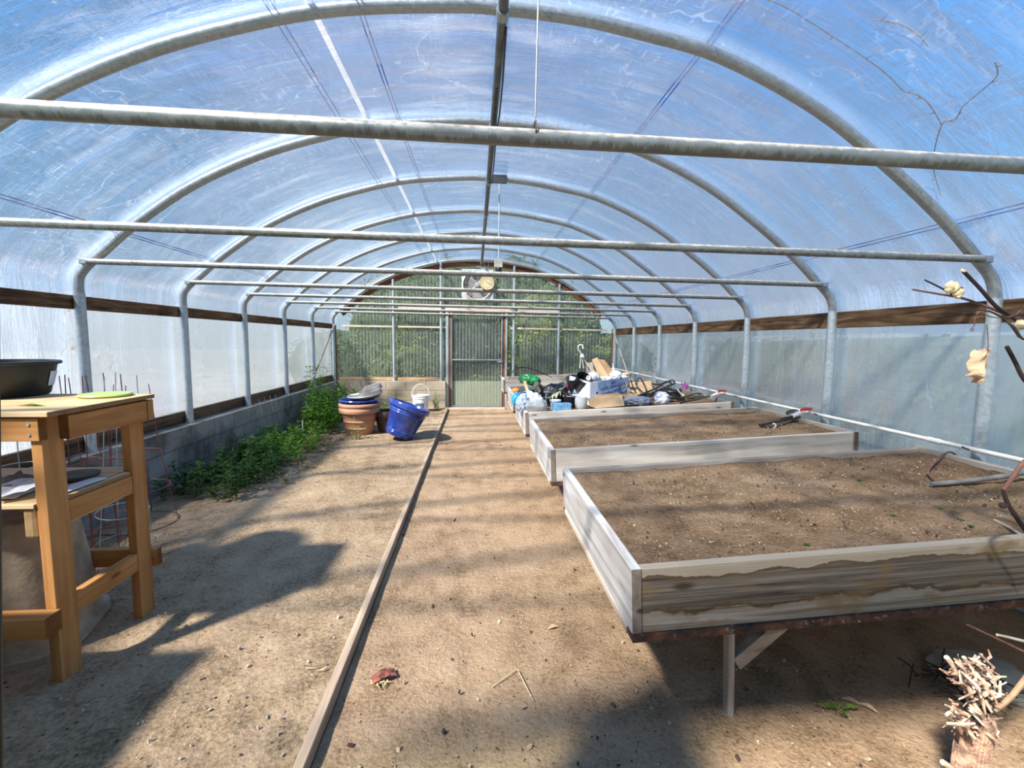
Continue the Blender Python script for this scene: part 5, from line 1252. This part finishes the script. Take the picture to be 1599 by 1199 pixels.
# ------------------------------------------------------------------ bits on the path
e = empty('red_brown_leaf', (-.385, 1.865, .004), 'crumpled red brown dry leaf lying on the path beside the plank', 'leaf')
def rl(u, v):
    x = (u-.5)*.10; y = (v-.5)*.05
    return (x*.9-y*.4, x*.45+y*.9, .012+.018*abs(mn.noise(Vector((u*4, v*3, 1))))+.012*sin(u*pi))
MB().slab(12, 7, rl, .002).build('blade', pm('leaf_red', (.26, .075, .05), .7, var=.3, scale=40), e)
b = MB()
for k in range(34):
    a = rr.random()*6.3; c = (-.01+.05*cos(a)*rr.random(), -.03+.028*sin(a)*rr.random(), .006)
    b.leaf(c, (rr.gauss(0, 1), rr.gauss(0, 1), .3), (0, 0, 1), rr.uniform(.012, .03), rr.uniform(.006, .010))
b.build('leaf_crumbs', pm('leaf_straw', (.55, .40, .20), .8), e, False)['kind'] = 'stuff'
tag(MB().tube([(.075, 1.785, .006), (.186, 1.878, .012), (.192, 1.872, .012), (.241, 1.702, .006)], .0022, 6).build('bent_straw', pm('straw', (.66, .50, .28), .7)), 'bent pale straw lying on the path', 'straw')
for (x, y), a, l in (((1.533, 1.611), -.6, 'pale dry leaf on the ground in front of the nearest bed, the left of two'), ((1.576, 1.575), -.9, 'pale dry leaf on the ground in front of the nearest bed, the right of two'), ((.40, 2.16), .3, 'curled tan leaf on the path near the nearest bed corner')):
    o = MB().slab(8, 4, lambda u, v: ((u-.5)*.062, (v-.5)*.024*sin(pi*(u*.9+.05)), .004+.012*abs(v-.5)*2*sin(pi*u)), .001).build('dry_leaf', DLF); o.location = (x, y, .004); o.rotation_euler = (0, 0, a); tag(o, l, 'leaf', 'dry leaves on the ground')
b = MB()
for k in range(110):
    a = k*2.1; c = (.07*cos(a)*rr.random(), .03*sin(a)*rr.random(), .010); b.leaf(c, (cos(a), sin(a), .6), (0, 0, 1), rr.uniform(.010, .022), .006)
o = b.build('ground_weed', WD1, None, False); o.location = (1.44, 1.556, .018); tag(o, 'small bright green weed flat on the ground in front of the nearest bed', 'weed')
b = MB()
for k in range(14):
    a = k*2.1; b.tube([(.03*cos(a)*rr.random(), .02*sin(a), .004), (.05*cos(a+.5), .03*sin(a+.5), .008)], .0014, 4)
o = b.build('straw_tuft', pm('straw', (.66, .5, .28))); o.location = (-.67, 1.86, .055); tag(o, 'little tuft of pale straw on the dirt strip beside the plank', 'straw')
# black hose arch on the farthest bed
hose('black_hose', [W(795, 592, 8.9), W(803, 577, 9.0), W(815, 573.5, 9.05), W(830, 576, 9.1), W(850, 584, 9.1), W(862, 589, 9.05)], .010, HOSE, 'black hose arching over the farthest bed beside the end door')
# vine marks on the right roof plastic
VM = pm('vine_mark', (.20, .15, .11), .9)
def on_roof(x, y, o=.060): return Vector((x, y, arch_z(x, o)))
e = empty('dead_vine', (2.2, 2.0, 2.55), 'thin dead vine clinging to the right roof plastic', 'vine')
cc = Vector(e.location)
for P in ([(2.55, 2.40), (2.38, 2.30), (2.225, 2.126), (2.23, 2.07), (2.19, 2.0), (2.166, 1.91), (2.14, 1.83), (2.09, 1.80)], [(2.225, 2.126), (2.117, 2.094), (2.05, 2.10), (2.01, 2.124), (1.893, 2.11), (1.722, 2.106), (1.55, 2.10), (1.373, 2.09), (1.25, 2.10)], [(1.90, 1.909), (1.82, 1.90), (1.75, 1.909), (1.68, 1.95)]):
    pts = cat_rom([on_roof(x, y)-cc for x, y in P], 5); n = len(pts)
    b = MB().tube(pts, [.0035*(.55+.45*abs(mn.noise(Vector((k*.7, 1, 2))))) for k in range(n)], 5)
    for k in range(3, n, 5): b.tube([pts[k], pts[k]+Vector((.015*rr.gauss(0, 1), .03*rr.gauss(0, 1), .0))], [.003, .001], 4)
    b.build('runner', VM, e)

# ------------------------------------------------------------------ added hedges that block sky light at the entrance and darken the right wall
for (x, y, L, ax, h, l, sd) in ((1.0, -5.2, 11.0, 'x', 3.3, 'unseen tall leafy screen outside, added to block sky light at the entrance', 41), (6.4, 5.0, 13.0, 'y', 1.7, 'low leafy screen outside, added to darken the right plastic wall', 42)):
    e = empty('added_hedge', (x, y, -.105), l, 'added_hedge')
    rx, ry = (L/2, .7) if ax == 'x' else (.7, L/2)
    MB().lathe([(0, 0), (.95, 0), (1, h*.5), (.92, h*.92), (0, h)], 48, Matrix.Diagonal((rx, ry, 1, 1)), 6).build('inner_leaves', LF3, e, ang=.6)
    rnd = random.Random(sd); b = MB()
    for _ in range(3000):
        a = rnd.random()*6.283; q = 1/(abs(cos(a))**6+abs(sin(a))**6)**(1/6); z = h*rnd.random()
        b.leaf((rx*q*cos(a), ry*q*sin(a), z), (cos(a)+rnd.gauss(0, .6), sin(a)+rnd.gauss(0, .6), rnd.gauss(0, .6)), (0, 0, 1), .16, .08)
    b.build('outer_leaves', LF3, e, False)

# unseen crate left of the view, added to cast shadow before the bench
e = empty('added_crate', (-2.17, 1.18, .045), 'slatted crate past the left border, added unseen to cast shadow before the bench', 'crate')
for i in range(8):
    z0 = .01+i*.112
    MB().box((-.36, -.30, z0), (.36, -.278, z0+.106)).build('front_slat', grey('x'), e, False, .003)
    MB().box((-.36, .278, z0), (.36, .30, z0+.106)).build('back_slat', grey('x'), e, False, .003)
    for x in (-.36, .338): MB().box((x, -.277, z0), (x+.022, .277, z0+.106)).build('side_slat', grey('y'), e, False, .003)
for x in (-.335, .30):
    for y in (-.276, .241): MB().box((x, y, 0), (x+.035, y+.035, .9)).build('corner_post', grey('z'), e, False, .003)
MB().box((-.36, -.30, .906), (.36, .30, .924)).build('lid', grey('x'), e, False, .003)
